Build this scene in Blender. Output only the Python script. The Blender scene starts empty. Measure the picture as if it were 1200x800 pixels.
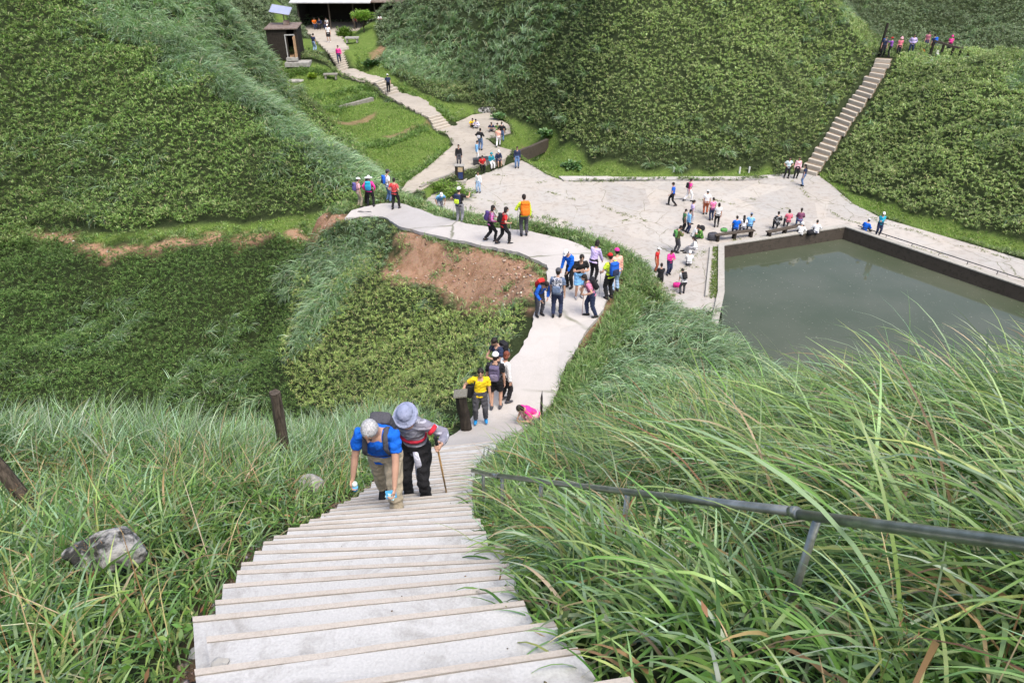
import bpy, bmesh, math, random
import numpy as np
from mathutils import Vector, Matrix

# ------------------------------------------------------------------ camera, sky, sun, exposure
F, PITCH, ZC = 850.0, math.radians(32.0), 18.8       # focal length in photo pixels, downward pitch, eye height
SC = bpy.context.scene
cam_d = bpy.data.cameras.new('camera'); cam = bpy.data.objects.new('camera', cam_d)
SC.collection.objects.link(cam); SC.camera = cam
cam.location = (0, 0, ZC); cam.rotation_euler = (math.pi/2 - PITCH, 0, 0)
cam_d.sensor_width = 36; cam_d.lens = 36*F/1200; cam_d.clip_start = .05; cam_d.clip_end = 2000
world = bpy.data.worlds.new('World'); SC.world = world; world.use_nodes = True
SUN_EL, SUN_AZ = math.radians(62), math.radians(150)
_nt = world.node_tree; _sky = _nt.nodes.new('ShaderNodeTexSky'); _sky.sky_type = 'NISHITA'
_sky.sun_disc = False; _sky.sun_elevation = SUN_EL; _sky.sun_rotation = SUN_AZ
_sky.altitude = 800; _sky.air_density = .7; _sky.dust_density = 6.0; _sky.ozone_density = .6
_nt.links.new(_sky.outputs[0], _nt.nodes['Background'].inputs[0]); _nt.nodes['Background'].inputs[1].default_value = .15
sun_d = bpy.data.lights.new('sun', 'SUN'); sun = bpy.data.objects.new('sun', sun_d); SC.collection.objects.link(sun)
sun_d.energy = 1.25; sun_d.angle = math.radians(28); sun_d.color = (1, .96, .9)
_sd = Vector((math.sin(SUN_AZ)*math.cos(SUN_EL), math.cos(SUN_AZ)*math.cos(SUN_EL), math.sin(SUN_EL)))
sun.rotation_euler = _sd.to_track_quat('Z', 'Y').to_euler()
SC.view_settings.view_transform = 'Standard'; SC.view_settings.look = 'None'
SC.view_settings.gamma = 1; SC.view_settings.use_curve_mapping = False
SC.view_settings.exposure = 1.22
SC.render.engine = 'CYCLES'
SC.cycles.max_bounces = 5; SC.cycles.diffuse_bounces = 3; SC.cycles.glossy_bounces = 2
SC.cycles.transmission_bounces = 3; SC.cycles.transparent_max_bounces = 4; SC.cycles.caustics_reflective = False
SC.cycles.caustics_refractive = False

COL = SC.collection
rng = np.random.default_rng(7); random.seed(7)

# ------------------------------------------------------------------ small helpers
def tag(o, label=None, cat=None, group=None, kind=None):
    if label: o['label'] = label
    if cat: o['category'] = cat
    if group: o['group'] = group
    if kind: o['kind'] = kind
    return o
def empty(name, loc=(0, 0, 0), rz=0.0, label=None, cat=None, group=None):
    o = bpy.data.objects.new(name, None); COL.objects.link(o); o.location = loc; o.rotation_euler = (0, 0, rz)
    o.empty_display_size = .1
    return tag(o, label, cat, group)
def link_mesh(name, me, mats=None, parent=None, smooth=True):
    o = bpy.data.objects.new(name, me); COL.objects.link(o)
    for m in (mats if isinstance(mats, (list, tuple)) else [mats]):
        if m: me.materials.append(m)
    if parent: o.parent = parent
    if smooth and len(me.polygons): me.polygons.foreach_set('use_smooth', np.ones(len(me.polygons), bool))
    return o
class MB:
    """collects vertices and faces, links them as one mesh object"""
    def __init__(s): s.v = []; s.f = []; s.m = []
    def add(s, v, f, mi=0):
        n = len(s.v); s.v += [tuple(p) for p in v]; s.f += [tuple(i+n for i in q) for q in f]; s.m += [mi]*len(f); return s
    def box(s, c, size, rz=0, mi=0, tilt=None, taper=1.0):
        hx, hy, hz = size[0]/2, size[1]/2, size[2]/2
        R = Matrix.Rotation(rz, 3, 'Z')
        if tilt: R = R @ Matrix.Rotation(tilt[0], 3, 'X') @ Matrix.Rotation(tilt[1], 3, 'Y')
        vs = []
        for z in (-hz, hz):
            t = taper if z > 0 else 1
            for x, y in ((-hx, -hy), (hx, -hy), (hx, hy), (-hx, hy)): vs.append(Vector(c) + R @ Vector((x*t, y*t, z)))
        return s.add(vs, [(0, 3, 2, 1), (4, 5, 6, 7), (0, 1, 5, 4), (1, 2, 6, 5), (2, 3, 7, 6), (3, 0, 4, 7)], mi)
    def tube(s, pts, ra, rb=None, n=10, side=None, mi=0, cap=True):
        pts = [Vector(p) for p in pts]; k = len(pts)
        ra = ra if isinstance(ra, (list, tuple)) else [ra]*k
        rb = ra if rb is None else (rb if isinstance(rb, (list, tuple)) else [rb]*k)
        vs = []; fs = []; u = None
        for i, p in enumerate(pts):
            d = (pts[min(i+1, k-1)] - pts[max(i-1, 0)])
            d = d.normalized() if d.length > 1e-9 else Vector((0, 0, 1))
            u = Vector(side) if side is not None else (u if u is not None else (Vector((0, 0, 1)).cross(d) if abs(d.z) < .95 else Vector((1, 0, 0))))
            u = (u - d*u.dot(d)); u = u.normalized() if u.length > 1e-6 else d.orthogonal().normalized()
            w = d.cross(u)
            for j in range(n):
                a = 2*math.pi*j/n; vs.append(p + u*math.cos(a)*ra[i] + w*math.sin(a)*rb[i])
        for i in range(k-1):
            for j in range(n): fs.append((i*n+j, i*n+(j+1) % n, (i+1)*n+(j+1) % n, (i+1)*n+j))
        if cap: fs.append(tuple(range(n-1, -1, -1))); fs.append(tuple((k-1)*n+j for j in range(n)))
        return s.add(vs, fs, mi)
    def ball(s, c, r, n=10, m=7, R=None, mi=0, z0=-1.0, z1=1.0):
        r = r if isinstance(r, (list, tuple)) else (r, r, r); R = R or Matrix.Identity(3); c = Vector(c)
        vs = []; fs = []
        for i in range(m+1):
            t = z0 + (z1-z0)*i/m if (z0 > -1 or z1 < 1) else -math.cos(math.pi*i/m)
            q = math.sqrt(max(0, 1-t*t)); q = max(q, .02)
            for j in range(n):
                a = 2*math.pi*j/n; vs.append(c + R @ Vector((r[0]*q*math.cos(a), r[1]*q*math.sin(a), r[2]*t)))
        for i in range(m):
            for j in range(n): fs.append((i*n+j, i*n+(j+1) % n, (i+1)*n+(j+1) % n, (i+1)*n+j))
        fs.append(tuple(range(n-1, -1, -1))); fs.append(tuple(m*n+j for j in range(n)))
        return s.add(vs, fs, mi)
    def mesh(s, name='m'):
        me = bpy.data.meshes.new(name); me.from_pydata(s.v, [], s.f)
        if any(s.m): me.polygons.foreach_set('material_index', s.m)
        me.update(); return me
    def build(s, name, mats, parent=None, smooth=False): return link_mesh(name, s.mesh(name), mats, parent, smooth)

def tris_mesh(name, V, Q, mat, col=None):
    """V (n,3) vertices, Q (k,3 or 4) faces, col (n,3) vertex colour"""
    me = bpy.data.meshes.new(name); me.vertices.add(len(V)); me.vertices.foreach_set('co', np.asarray(V, np.float32).ravel())
    k = Q.shape[1]; me.loops.add(Q.size); me.loops.foreach_set('vertex_index', Q.astype(np.int32).ravel())
    me.polygons.add(len(Q)); me.polygons.foreach_set('loop_start', np.arange(0, Q.size, k, dtype=np.int32))
    me.update(calc_edges=True)
    if col is not None:
        a = me.color_attributes.new('tint', 'FLOAT_COLOR', 'POINT')
        c = np.ones((len(V), 4), np.float32); c[:, :3] = col; a.data.foreach_set('color', c.ravel())
    me.materials.append(mat); me.polygons.foreach_set('use_smooth', np.ones(len(Q), bool))
    o = bpy.data.objects.new(name, me); COL.objects.link(o); return o

# ------------------------------------------------------------------ from a direction of sight to a place
def ray(u, v):
    x = (u-600)/F; y = (400-v)/F
    return np.array([x, math.cos(PITCH)+y*math.sin(PITCH), -math.sin(PITCH)+y*math.cos(PITCH)])
def atz(u, v, z):
    d = ray(u, v); t = (z-ZC)/d[2]; return np.array([d[0]*t, d[1]*t, z])
def atY(u, v, Y):
    d = ray(u, v); t = Y/d[1]; return np.array([d[0]*t, Y, ZC+d[2]*t])
def proj(P):
    P = np.asarray(P, float); x, y, z = P[..., 0], P[..., 1], P[..., 2]-ZC
    dep = y*math.cos(PITCH)-z*math.sin(PITCH); up = y*math.sin(PITCH)+z*math.cos(PITCH)
    dd = np.where(np.abs(dep) < .05, .05, dep)
    return 600+F*x/dd, 400-F*up/dd, dep
def sstep(x, a, b):
    t = np.clip((x-a)/(b-a), 0, 1); return t*t*(3-2*t)
def in_poly(x, y, poly):
    x = np.asarray(x); y = np.asarray(y); r = np.zeros(x.shape, bool); n = len(poly)
    for i in range(n):
        x1, y1 = poly[i][:2]; x2, y2 = poly[(i+1) % n][:2]
        c = ((y1 > y) != (y2 > y))
        with np.errstate(divide='ignore', invalid='ignore'):
            xi = (x2-x1)*(y-y1)/(y2-y1+1e-12)+x1
        r ^= c & (x < xi)
    return r
def seg_dist(x, y, pts, closed=False):
    """distance to a polyline and the running parameter (index + fraction) of the nearest point"""
    best = np.full(np.shape(x), 1e9); par = np.zeros(np.shape(x)); n = len(pts)
    for i in range(n if closed else n-1):
        a = np.asarray(pts[i][:2]); b = np.asarray(pts[(i+1) % n][:2]); d = b-a; L = max(d @ d, 1e-9)
        t = np.clip(((x-a[0])*d[0]+(y-a[1])*d[1])/L, 0, 1)
        q = np.hypot(x-a[0]-t*d[0], y-a[1]-t*d[1]); m = q < best
        best = np.where(m, q, best); par = np.where(m, i+t, par)
    return best, par

# ------------------------------------------------------------------ ribbons: stairs and paths (left edge, right edge in world)
PROF = np.array([(-3, 19.4), (0, 17.2), (2.05, 15.6), (6.6, 12.2), (10, 9.75), (13, 7.85), (15, 6.9), (20.5, 6.95), (27, 6.6), (36, 4.75), (40, 4.2)])
def zprof(Y): return float(np.interp(Y, PROF[:, 0], PROF[:, 1]))
def on_prof(u, v):
    d = ray(u, v); lo, hi = .8, 45.0
    f = lambda Y: ZC+d[2]/d[1]*Y-zprof(Y)
    Ys = np.linspace(.8, 45, 900); s = [f(Y) for Y in Ys]
    for i in range(len(s)-1):
        if s[i] > 0 >= s[i+1]: return zprof(Ys[i])
    return zprof(45)
PAIRS = [((248, 797), (612, 741)), ((252, 727), (590, 704)), ((318, 655), (566, 645)), ((383, 618), (549, 605)),
         ((420, 596), (545, 583)), ((478, 552), (557, 545)), ((515, 520), (595, 512)), ((548, 497), (628, 492)),
         ((573, 460), (650, 470)), ((592, 431), (661, 431)), ((618, 398), (683, 395)), ((627, 372), (705, 365)),
         ((630, 350), (716, 345)), ((643, 324), (729, 319)), ((641, 310), (712, 303)), ((607, 295), (672, 283)),
         ((576, 290), (621, 271)), ((519, 278), (559, 265)), ((468, 266), (513, 254)), ((450, 254), (471, 238)),
         ((430, 253), (445, 238)), ((404, 256), (412, 247))]
def ribbon_from(pairs, zs=None):
    L = []; R = []
    for i, (a, b) in enumerate(pairs):
        z = on_prof((a[0]+b[0])/2, (a[1]+b[1])/2) if zs is None else zs[i]
        L.append(atz(*a, z)); R.append(atz(*b, z))
    return np.array(L), np.array(R)
PL, PR = ribbon_from(PAIRS)
# the stairs carry on upward behind the lower frame edge
_up = [(-.6, 18.2), (.6, 16.75)]
_d = (PL[0]-PL[1]); _k = [(18.0-PL[0][2])/( _d[2]), (17.0-PL[0][2])/(_d[2])]
PL = np.vstack([[PL[0]+_d*k for k in _k], PL]); PR = np.vstack([[PR[0]+(PL[0]-PL[2]), PR[0]+(PL[1]-PL[2])], PR])
def resample(L, R, n):
    M = (L+R)/2; s = np.r_[0, np.cumsum(np.linalg.norm(np.diff(M, axis=0), axis=1))]
    t = np.linspace(0, s[-1], n)
    g = lambda A: np.stack([np.interp(t, s, A[:, k]) for k in range(3)], 1)
    return g(L), g(R), s[-1]
def smooth_rows(A, it=2):
    A = A.copy()
    for _ in range(it): A[1:-1] = (A[:-2]+2*A[1:-1]+A[2:])/4
    return A
def dense(L, R, step=.25, it=6):
    _, _, tot = resample(L, R, 4); l, r, _ = resample(L, R, int(tot/step)+2)
    return smooth_rows(l, it), smooth_rows(r, it)
PATH_L, PATH_R = dense(PL, PR)
# hill stairs on the right, three flights up to the rest shelter, the trodden links between them
STAIR_R = ribbon_from([((938, 202), (957, 207)), ((986, 132), (1002, 138)), ((1006, 104), (1023, 109)), ((1030, 68), (1048, 69))], [0.0, 3.1, 4.5, 6.3])
FL1 = ribbon_from([((511, 153), (528, 148)), ((500, 137), (515, 133))], [.62, 1.4])
FL2 = ribbon_from([((453, 112), (468, 108)), ((438, 97), (452, 92))], [1.65, 2.5])
FL3 = ribbon_from([((398, 84), (412, 79)), ((386, 62), (408, 56))], [2.75, 4.3])
LK1 = ribbon_from([((500, 137), (515, 133)), ((478, 125), (497, 116)), ((453, 112), (468, 108))], [1.4, 1.52, 1.65])
LK2 = ribbon_from([((438, 97), (452, 92)), ((417, 94), (428, 86)), ((398, 84), (412, 79))], [2.5, 2.62, 2.75])
LK3 = ribbon_from([((386, 62), (408, 56)), ((375, 52), (400, 44)), ((364, 41), (410, 36)), ((354, 35), (440, 31))], [4.3, 4.36, 4.42, 4.45])
_way = [np.vstack([q[k] for q in [(a[0], a[1]) for a in (FL1, LK1, FL2, LK2, FL3, LK3)]]) for k in (0, 1)]
_kp = [i for i in range(len(_way[0])) if i == 0 or np.linalg.norm(_way[0][i]-_way[0][i-1]) > 1e-6]
WAY = dense(_way[0][_kp], _way[1][_kp], .25, 1)
RIBS = [(PATH_L, PATH_R, .5, 1.3), (*dense(*STAIR_R), .35, 1.5), (*WAY, .35, 1.2)]

_pz = [(480, 250), (512, 222), (545, 212), (600, 191), (612, 188), (640, 205), (662, 213), (880, 212), (905, 210), (936, 203), (960, 206), (975, 218),
         (1000, 240), (1035, 256), (1100, 275), (1200, 305), (1300, 337), 'E', (838, 365), (760, 365), (690, 335), (600, 295), (500, 265)]
_ed = [(31.5, 32.6), (21.7, 44.15), (12.85, 41.2), (11.4, 35.0)]
PLAZA = []
for _q in _pz: PLAZA += [np.array(p) for p in _ed] if _q == 'E' else [atz(*_q, 0)[:2]]
POND = [np.array(p) for p in [(13.05, 41.0), (21.66, 43.9), (30.3, 33.1), (22.0, 23.5), (8.6, 23.0), (11.55, 34.9)]]
WATER_Z = -.72
TERR = [atz(u, v, .6)[:2] for u, v in [(462, 232), (478, 213), (508, 190), (531, 170), (524, 158), (512, 152), (528, 147), (553, 135), (573, 132), (597, 147), (598, 156), (570, 163), (578, 170), (602, 177), (590, 187), (556, 196), (510, 212), (495, 222)]]

# ------------------------------------------------------------------ terrain: a thin-plate surface through surveyed points
CP = []
def cY(*a):
    for u, v, Y in a: CP.append(atY(u, v, Y))
def cz(*a):
    for u, v, z in a: CP.append(atz(u, v, z))
def cw(*a): CP.extend(np.array(p, float) for p in a)
# near hill, both sides of the stairs
cw((-1.2, -4, 20), (4, -4, 20.2), (-6, -4, 19), (10, -4, 18.5), (-12, -3, 16.5))
cw((-2.2, 2, 15.4), (-4.5, 2, 15.0), (-8, 2, 14.0), (-2.9, 4.5, 13.9), (-5.5, 5, 13.3), (-9, 5, 12.4), (-3.2, 7.5, 11.75), (-5.5, 8.5, 11.5), (-8.5, 9, 10.9), (-13, 8, 9.5),
   (-2.6, 10, 9.6), (-4.5, 11, 9.1), (-7, 12, 8.0), (-12, 12, 6.0), (-18, 10, 5))
cw((1.5, 1.5, 16.0), (2.2, 3, 15.2), (1.5, 4.5, 14.0), (4, 3, 15.6), (7, 4, 15.3), (4, 6, 13.6), (7, 8, 12.6), (1.2, 7.5, 11.7), (2.5, 9, 11.3), (5, 10.5, 10.75), (10, 10, 10.85), (15, 9, 10.6),
   (1.4, 11.5, 9.1), (3.5, 13, 8.6), (7, 14, 8.3), (13, 14, 8.0), (20, 12, 7.5))
# knoll right of the path, falling to plaza and pond
cw((2.3, 17, 6.9), (5, 17, 6.8), (8, 17.5, 6.3), (4.4, 20.5, 6.5), (6.5, 21.5, 5.9), (4.2, 25.5, 5.6), (9.5, 20.5, 4.5), (12, 18, 5.4), (7, 26, 3.0), (5.8, 29.5, 2.2), (10, 24, 1.2), (17, 19, 2.2), (15, 22.5, -.3), (8.5, 25.2, 2.6), (10.5, 23.2, 2.6), (13, 21, 2.4), (24, 19, .3),
   (8.2, 30, .3), (3, 33, 1.6), (5.5, 34.5, 0), (30, 24, 0), (28, 17, 3))
# far side of the ridge path down to the plaza
cw((-2.5, 34.5, 3.4), (-2.2, 38, 1.3), (0, 31.5, 4.2), (0, 38, 0), (-6.2, 39.5, 3.1), (-5.5, 43.5, .9), (-4, 46, 0))
# ridge flank facing left, the scraped bare patch, and the hollow
cY((560, 340, 25.2), (500, 345, 26.2), (470, 310, 29), (520, 300, 28.6), (600, 340, 23.6), (560, 375, 23.2), (600, 400, 20.6), (480, 400, 23.5), (545, 440, 18.8), (450, 455, 20.4), (400, 430, 22.6), (380, 470, 20.6), (420, 340, 26.9), (400, 380, 25.0), (300, 360, 31.6), (300, 430, 28.3), (420, 290, 31),
   (360, 370, 27), (335, 330, 31), (390, 275, 33), (325, 420, 26.5), (345, 470, 22.8), (500, 478, 16.2))
cY((250, 455, 25.5), (100, 450, 25.5), (-40, 440, 26), (250, 400, 29), (100, 380, 30), (-40, 370, 30), (250, 330, 32.3), (100, 330, 32.4), (-50, 330, 32))
cw((-14, 18, -2.5), (-24, 18, -3.5), (-9, 17.5, 1.0), (-36, 20, -4))
# trail and left hill
cY((380, 262, 35.2), (300, 280, 34.6), (200, 285, 34), (100, 296, 33.6), (0, 300, 33.4), (-80, 305, 33.3))
cY((400, 235, 36.5), (300, 250, 36.5), (200, 262, 35.6), (60, 270, 35.6),
   (380, 190, 39.3), (300, 180, 40.5), (200, 180, 40.2), (100, 180, 40.2), (0, 180, 40), (430, 212, 38.2),
   (300, 120, 44), (200, 90, 45), (100, 90, 45), (0, 90, 44.5), (220, 60, 48.5), (130, 5, 52), (0, 0, 50), (-150, 0, 50), (-120, 180, 40))
cw((-24, 60, 13.5), (-30, 60, 16), (-45, 60, 20), (-60, 45, 16))
# behind the spine: green dip to the lawns and the slope left of the shelter
cw((-17.5, 55, 4.5), (-13, 50, 3.4), (-9.5, 46, 2.6), (-7.5, 45, 2.2))
cY((318, 100, 71), (300, 60, 75), (270, 40, 74), (250, 10, 78), (300, 5, 86), (210, 0, 71), (325, 5, 96))
_f = lambda z: float(np.interp(z, [0, .6, 1.55, 1.95, 3, 3.4, 5.2, 5.8], [0, .6, 1.4, 1.65, 2.5, 2.75, 4.3, 4.7]))
cz(*[(u, v, _f(z)) for u, v, z in [(470, 225, .9), (450, 190, 1.0), (440, 165, 1.2), (480, 185, .8), (400, 140, 2.0), (440, 130, 1.8), (500, 165, .75), (350, 100, 3.5), (420, 110, 2.6), (330, 82, 4.4), (345, 72, 5.0), (330, 50, 5.4), (360, 72, 5.0), (370, 40, 5.4), (415, 70, 5.0), (420, 50, 5.2),
   (440, 20, 5.6), (400, 5, 5.8), (345, 15, 5.8)]])
cw((-18, 112, 7), (-38, 100, 14))
# the green dell between terrace and middle hill
cz((480, 100, 2.2), (520, 115, 1.7), (560, 122, 1.2), (600, 135, .9), (630, 150, .8), (455, 70, 3.6), (440, 50, 4.2))
cz((650, 175, 0), (680, 200, 0), (640, 190, 0), (610, 215, 0), (700, 240, 0), (800, 230, 0), (900, 230, 0), (800, 280, 0), (980, 260, 0), (1100, 300, -0.0), (1200, 320, 0), (780, 330, 0), (700, 207, .0), (800, 206, .0), (880, 205, .0))
# middle hill
cY((480, 50, 84), (480, 10, 88), (530, 85, 78), (570, 80, 75.5), (560, 0, 82), (640, 100, 68.5), (640, 0, 74), (700, 175, 56), (700, 100, 60), (700, 0, 66.5), (800, 180, 55), (800, 100, 59.5), (800, 0, 65.5), (900, 170, 55.5), (900, 100, 60), (900, 0, 67.5), (960, 120, 61), (970, 60, 66), (980, 10, 69.5), (1018, 60, 69))
cw((0, 92, 15), (12, 86, 16.5), (25, 82, 14), (-8, 100, 11))
# right hill
cz((985, 222, 0), (1040, 250, 0), (1100, 268, 0), (1200, 292, 0))
cY((1000, 190, 54.8), (1060, 190, 51.5), (1130, 200, 47.5), (1200, 220, 44.5), (1000, 150, 59), (1060, 120, 58.5), (1130, 130, 54), (1200, 130, 51.5), (1060, 82, 64.5), (1130, 75, 62.5), (1200, 72, 60))
cw((34.5, 70, 6.2), (38, 69, 6.1), (44, 67, 5.9), (52, 64, 5.8), (37, 74, 5.0), (50, 74, 3.5), (60, 58, 6))
cw((45, 35, 2), (55, 40, 4), (40, 25, 0))
# far hill
cY((1060, 50, 92), (1060, 5, 98), (1150, 45, 90), (1150, 0, 98), (1250, 40, 88), (1000, 0, 96))
cw((45, 115, 18), (70, 110, 20), (20, 110, 18), (90, 80, 12))
for r in RIBS:
    M = (r[0]+r[1])/2
    for p in M[::8 if len(M) > 60 else 4]: CP.append(p-np.array([0, 0, .03]))
CP = np.array(CP)
def _tps():
    X = CP[:, :2]; n = len(X); r = np.linalg.norm(X[:, None]-X[None], axis=2)
    K = np.where(r > 0, r*r*np.log(r+1e-12), 0)+np.eye(n)*2.0
    A = np.zeros((n+3, n+3)); A[:n, :n] = K; A[:n, n] = 1; A[:n, n+1:] = X; A[n, :n] = 1; A[n+1:, :n] = X.T
    return np.linalg.solve(A, np.r_[CP[:, 2], 0, 0, 0])
_W = _tps()
def _tps_eval(x, y):
    s = np.shape(x); x = np.ravel(x); y = np.ravel(y); out = np.empty(len(x))
    for i in range(0, len(x), 20000):
        a = x[i:i+20000, None]-CP[None, :, 0]; b = y[i:i+20000, None]-CP[None, :, 1]; r2 = a*a+b*b
        out[i:i+20000] = (.5*r2*np.log(r2+1e-12)) @ _W[:len(CP)] + _W[-3] + x[i:i+20000]*_W[-2] + y[i:i+20000]*_W[-1]
    return out.reshape(s)
def _axis(parts):
    out = []
    for a, b, d in parts: out += list(np.arange(a, b, d))
    return np.array(out+[parts[-1][1]])
GX = _axis([(-400, -120, 40), (-120, -60, 6), (-60, -30, 1.0), (-30, -8, .4), (-8, 8, .2), (8, 36, .3), (36, 70, .7), (70, 120, 5), (120, 400, 40)])
GY = _axis([(-120, -20, 20), (-20, -5, 2.5), (-5, 14, .2), (14, 64, .3), (64, 102, .45), (102, 120, 1.5), (120, 200, 10), (200, 600, 50)])
XX, YY = np.meshgrid(GX, GY)
def _build_height(x, y):
    xc = np.clip(x, -75, 85); yc = np.clip(y, -8, 122)
    z = np.clip(_tps_eval(xc, yc), -6, 30)
    far = np.hypot(x-xc, y-yc); z = z*(1-sstep(far, 0, 150))
    # plaza and pond edge kept level
    dp, _ = seg_dist(x, y, PLAZA, True); ins = in_poly(x, y, PLAZA); ds = np.where(ins, -dp, dp)
    near_side = y < 40-.0*x
    w = 1-sstep(ds, 0.0, 2.2); w = np.where((z > .5) & near_side & (x < 12), 0, w)
    zz = np.where(ins & ~((z > .4) & near_side & (x < 12)), -.05, 0.0)
    z = z*(1-w)+zz*w
    dt, _ = seg_dist(x, y, TERR, True); it = in_poly(x, y, TERR); d2 = np.where(it, -dt, dt)
    back = (seg_dist(x, y, [atz(495, 226, .6)[:2], atz(556, 199, .6)[:2], atz(592, 190, .6)[:2], atz(606, 179, .6)[:2]])[0] > .0)
    w = 1-sstep(d2, 0, 1.5); w = np.where(ins & ~it, 0, w); z = z*(1-w)+.55*w
    for L, R, m, fall in RIBS:
        M = (L+R)/2; d, p = seg_dist(x, y, M); hw = np.linalg.norm((R-L)[:, :2], axis=1)/2
        i = np.arange(len(M)); zr = np.interp(p, i, M[:, 2]); h = np.interp(p, i, hw)
        if fall == 1.3:
            j = np.clip(p.astype(int), 0, len(M)-1); far_ = ((x-M[j, 0])*(R-L)[j, 0]+(y-M[j, 1])*(R-L)[j, 1] > 0) & (y > 22.5); h = np.where(far_, h+.65, h)
        w = 1-sstep(d, h+.12, h+.12+fall); low = np.where(d < np.interp(p, i, np.linalg.norm((R-L)[:, :2], axis=1)/2)+.25, .14, .03)
        z = z*(1-w)+(zr-low)*w
    dq, _ = seg_dist(x, y, POND, True); iq = in_poly(x, y, POND)
    z = np.where(iq | (dq < .3), np.minimum(z, -2.6), z)
    return z
ZZ = _build_height(XX, YY)
# small natural unevenness away from built surfaces
def vnoise(x, y, s, seed):
    r = np.random.default_rng(seed).random((64, 64)); a = x/s; b = y/s; i = np.floor(a).astype(int); j = np.floor(b).astype(int)
    fx = a-i; fy = b-j; fx = fx*fx*(3-2*fx); fy = fy*fy*(3-2*fy)
    g = lambda p, q: r[p % 64, q % 64]
    return (g(i, j)*(1-fx)+g(i+1, j)*fx)*(1-fy)+(g(i, j+1)*(1-fx)+g(i+1, j+1)*fx)*fy
def H(x, y):
    """height of the ground sheet, bilinear on its own grid"""
    x = np.asarray(x, float); y = np.asarray(y, float)
    i = np.clip(np.searchsorted(GX, x)-1, 0, len(GX)-2); j = np.clip(np.searchsorted(GY, y)-1, 0, len(GY)-2)
    fx = (x-GX[i])/(GX[i+1]-GX[i]); fy = (y-GY[j])/(GY[j+1]-GY[j])
    return (ZZ[j, i]*(1-fx)+ZZ[j, i+1]*fx)*(1-fy)+(ZZ[j+1, i]*(1-fx)+ZZ[j+1, i+1]*fx)*fy
def rib_clear(x, y, idx=None):
    """distance outside the nearest path or stair edge (negative inside)"""
    best = np.full(np.shape(x), 1e9)
    for k, (L, R, m, f) in enumerate(RIBS):
        if idx is not None and k not in idx: continue
        M = (L+R)/2; d, p = seg_dist(x, y, M[::2] if len(M) > 20 else M)
        hw = np.linalg.norm((R-L)[:, :2], axis=1)/2; hw = hw[::2] if len(M) > 20 else hw
        best = np.minimum(best, d-np.interp(p, np.arange(len(hw)), hw))
    return best
_free = np.clip(rib_clear(XX, YY), 0, 3)/3*np.clip(np.where(in_poly(XX, YY, PLAZA) | in_poly(XX, YY, POND) | in_poly(XX, YY, TERR), 0, np.minimum(seg_dist(XX, YY, PLAZA, True)[0], seg_dist(XX, YY, TERR, True)[0])), 0, 3)/3
ZZ = ZZ+_free*((vnoise(XX, YY, 3.1, 1)-.5)*.55+(vnoise(XX+9, YY+4, 1.2, 2)-.5)*.22)*np.where(np.abs(XX) > 100, 0, 1)
def hit(u, v, t0=1.0, t1=140):
    """where the line of sight first meets the ground"""
    d = ray(u, v); t = np.linspace(t0, t1, 2400); P = d[None]*t[:, None]+np.array([0, 0, ZC])
    g = P[:, 2]-H(P[:, 0], P[:, 1]); k = np.nonzero((g[:-1] > 0) & (g[1:] <= 0))[0]
    if len(k) == 0: return P[-1]
    k = k[0]; a = g[k]/(g[k]-g[k+1]); p = P[k]*(1-a)+P[k+1]*a; p[2] = float(H(p[0], p[1])); return p
def hits(pts): return [hit(u, v) for u, v in pts]
# ------------------------------------------------------------------ materials
def mat(name, col, rough=.8, noise=None, bump=None, spec=.3, metal=0.0, col2=None, scale=5.0, obj=True, detail=6, lo=.35, hi=.65):
    m = bpy.data.materials.new(name); m.use_nodes = True; nt = m.node_tree; b = nt.nodes['Principled BSDF']
    b.inputs['Roughness'].default_value = rough; b.inputs['Specular IOR Level'].default_value = spec; b.inputs['Metallic'].default_value = metal
    b.inputs['Base Color'].default_value = (*col, 1)
    tc = nt.nodes.new('ShaderNodeTexCoord'); src = tc.outputs['Object' if obj else 'Generated']
    if col2 is not None:
        n = nt.nodes.new('ShaderNodeTexNoise'); n.inputs['Scale'].default_value = scale; n.inputs['Detail'].default_value = detail; n.inputs['Roughness'].default_value = .6
        nt.links.new(src, n.inputs['Vector']); r = nt.nodes.new('ShaderNodeValToRGB'); r.color_ramp.elements[0].position = lo; r.color_ramp.elements[1].position = hi
        r.color_ramp.elements[0].color = (*col, 1); r.color_ramp.elements[1].color = (*col2, 1)
        nt.links.new(n.outputs['Fac'], r.inputs['Fac']); nt.links.new(r.outputs['Color'], b.inputs['Base Color'])
    if bump:
        n = nt.nodes.new('ShaderNodeTexNoise'); n.inputs['Scale'].default_value = bump[0]; n.inputs['Detail'].default_value = 6
        nt.links.new(src, n.inputs['Vector']); bb = nt.nodes.new('ShaderNodeBump'); bb.inputs['Strength'].default_value = bump[1]; bb.inputs['Distance'].default_value = bump[2] if len(bump) > 2 else .02
        nt.links.new(n.outputs['Fac'], bb.inputs['Height']); nt.links.new(bb.outputs['Normal'], b.inputs['Normal'])
    return m
def N(nt, t, **k):
    n = nt.nodes.new(t)
    for a, b in k.items():
        if a in n.inputs: n.inputs[a].default_value = b
        else: setattr(n, a, b)
    return n
def ramp(nt, stops):
    r = nt.nodes.new('ShaderNodeValToRGB'); e = r.color_ramp.elements
    while len(e) < len(stops): e.new(.5)
    for q, (p, c) in zip(e, stops): q.position = p; q.color = (*c, 1)
    return r
def mixc(nt, fac, a, b, mode='MIX'):
    m = nt.nodes.new('ShaderNodeMix'); m.data_type = 'RGBA'; m.blend_type = mode
    for s, x in ((m.inputs[0], fac), (m.inputs[6], a), (m.inputs[7], b)):
        if hasattr(x, 'is_linked') or hasattr(x, 'links'): nt.links.new(x, s)
        elif isinstance(x, (int, float)): s.default_value = x
        else: s.default_value = (*x, 1)
    return m.outputs[2]
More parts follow.
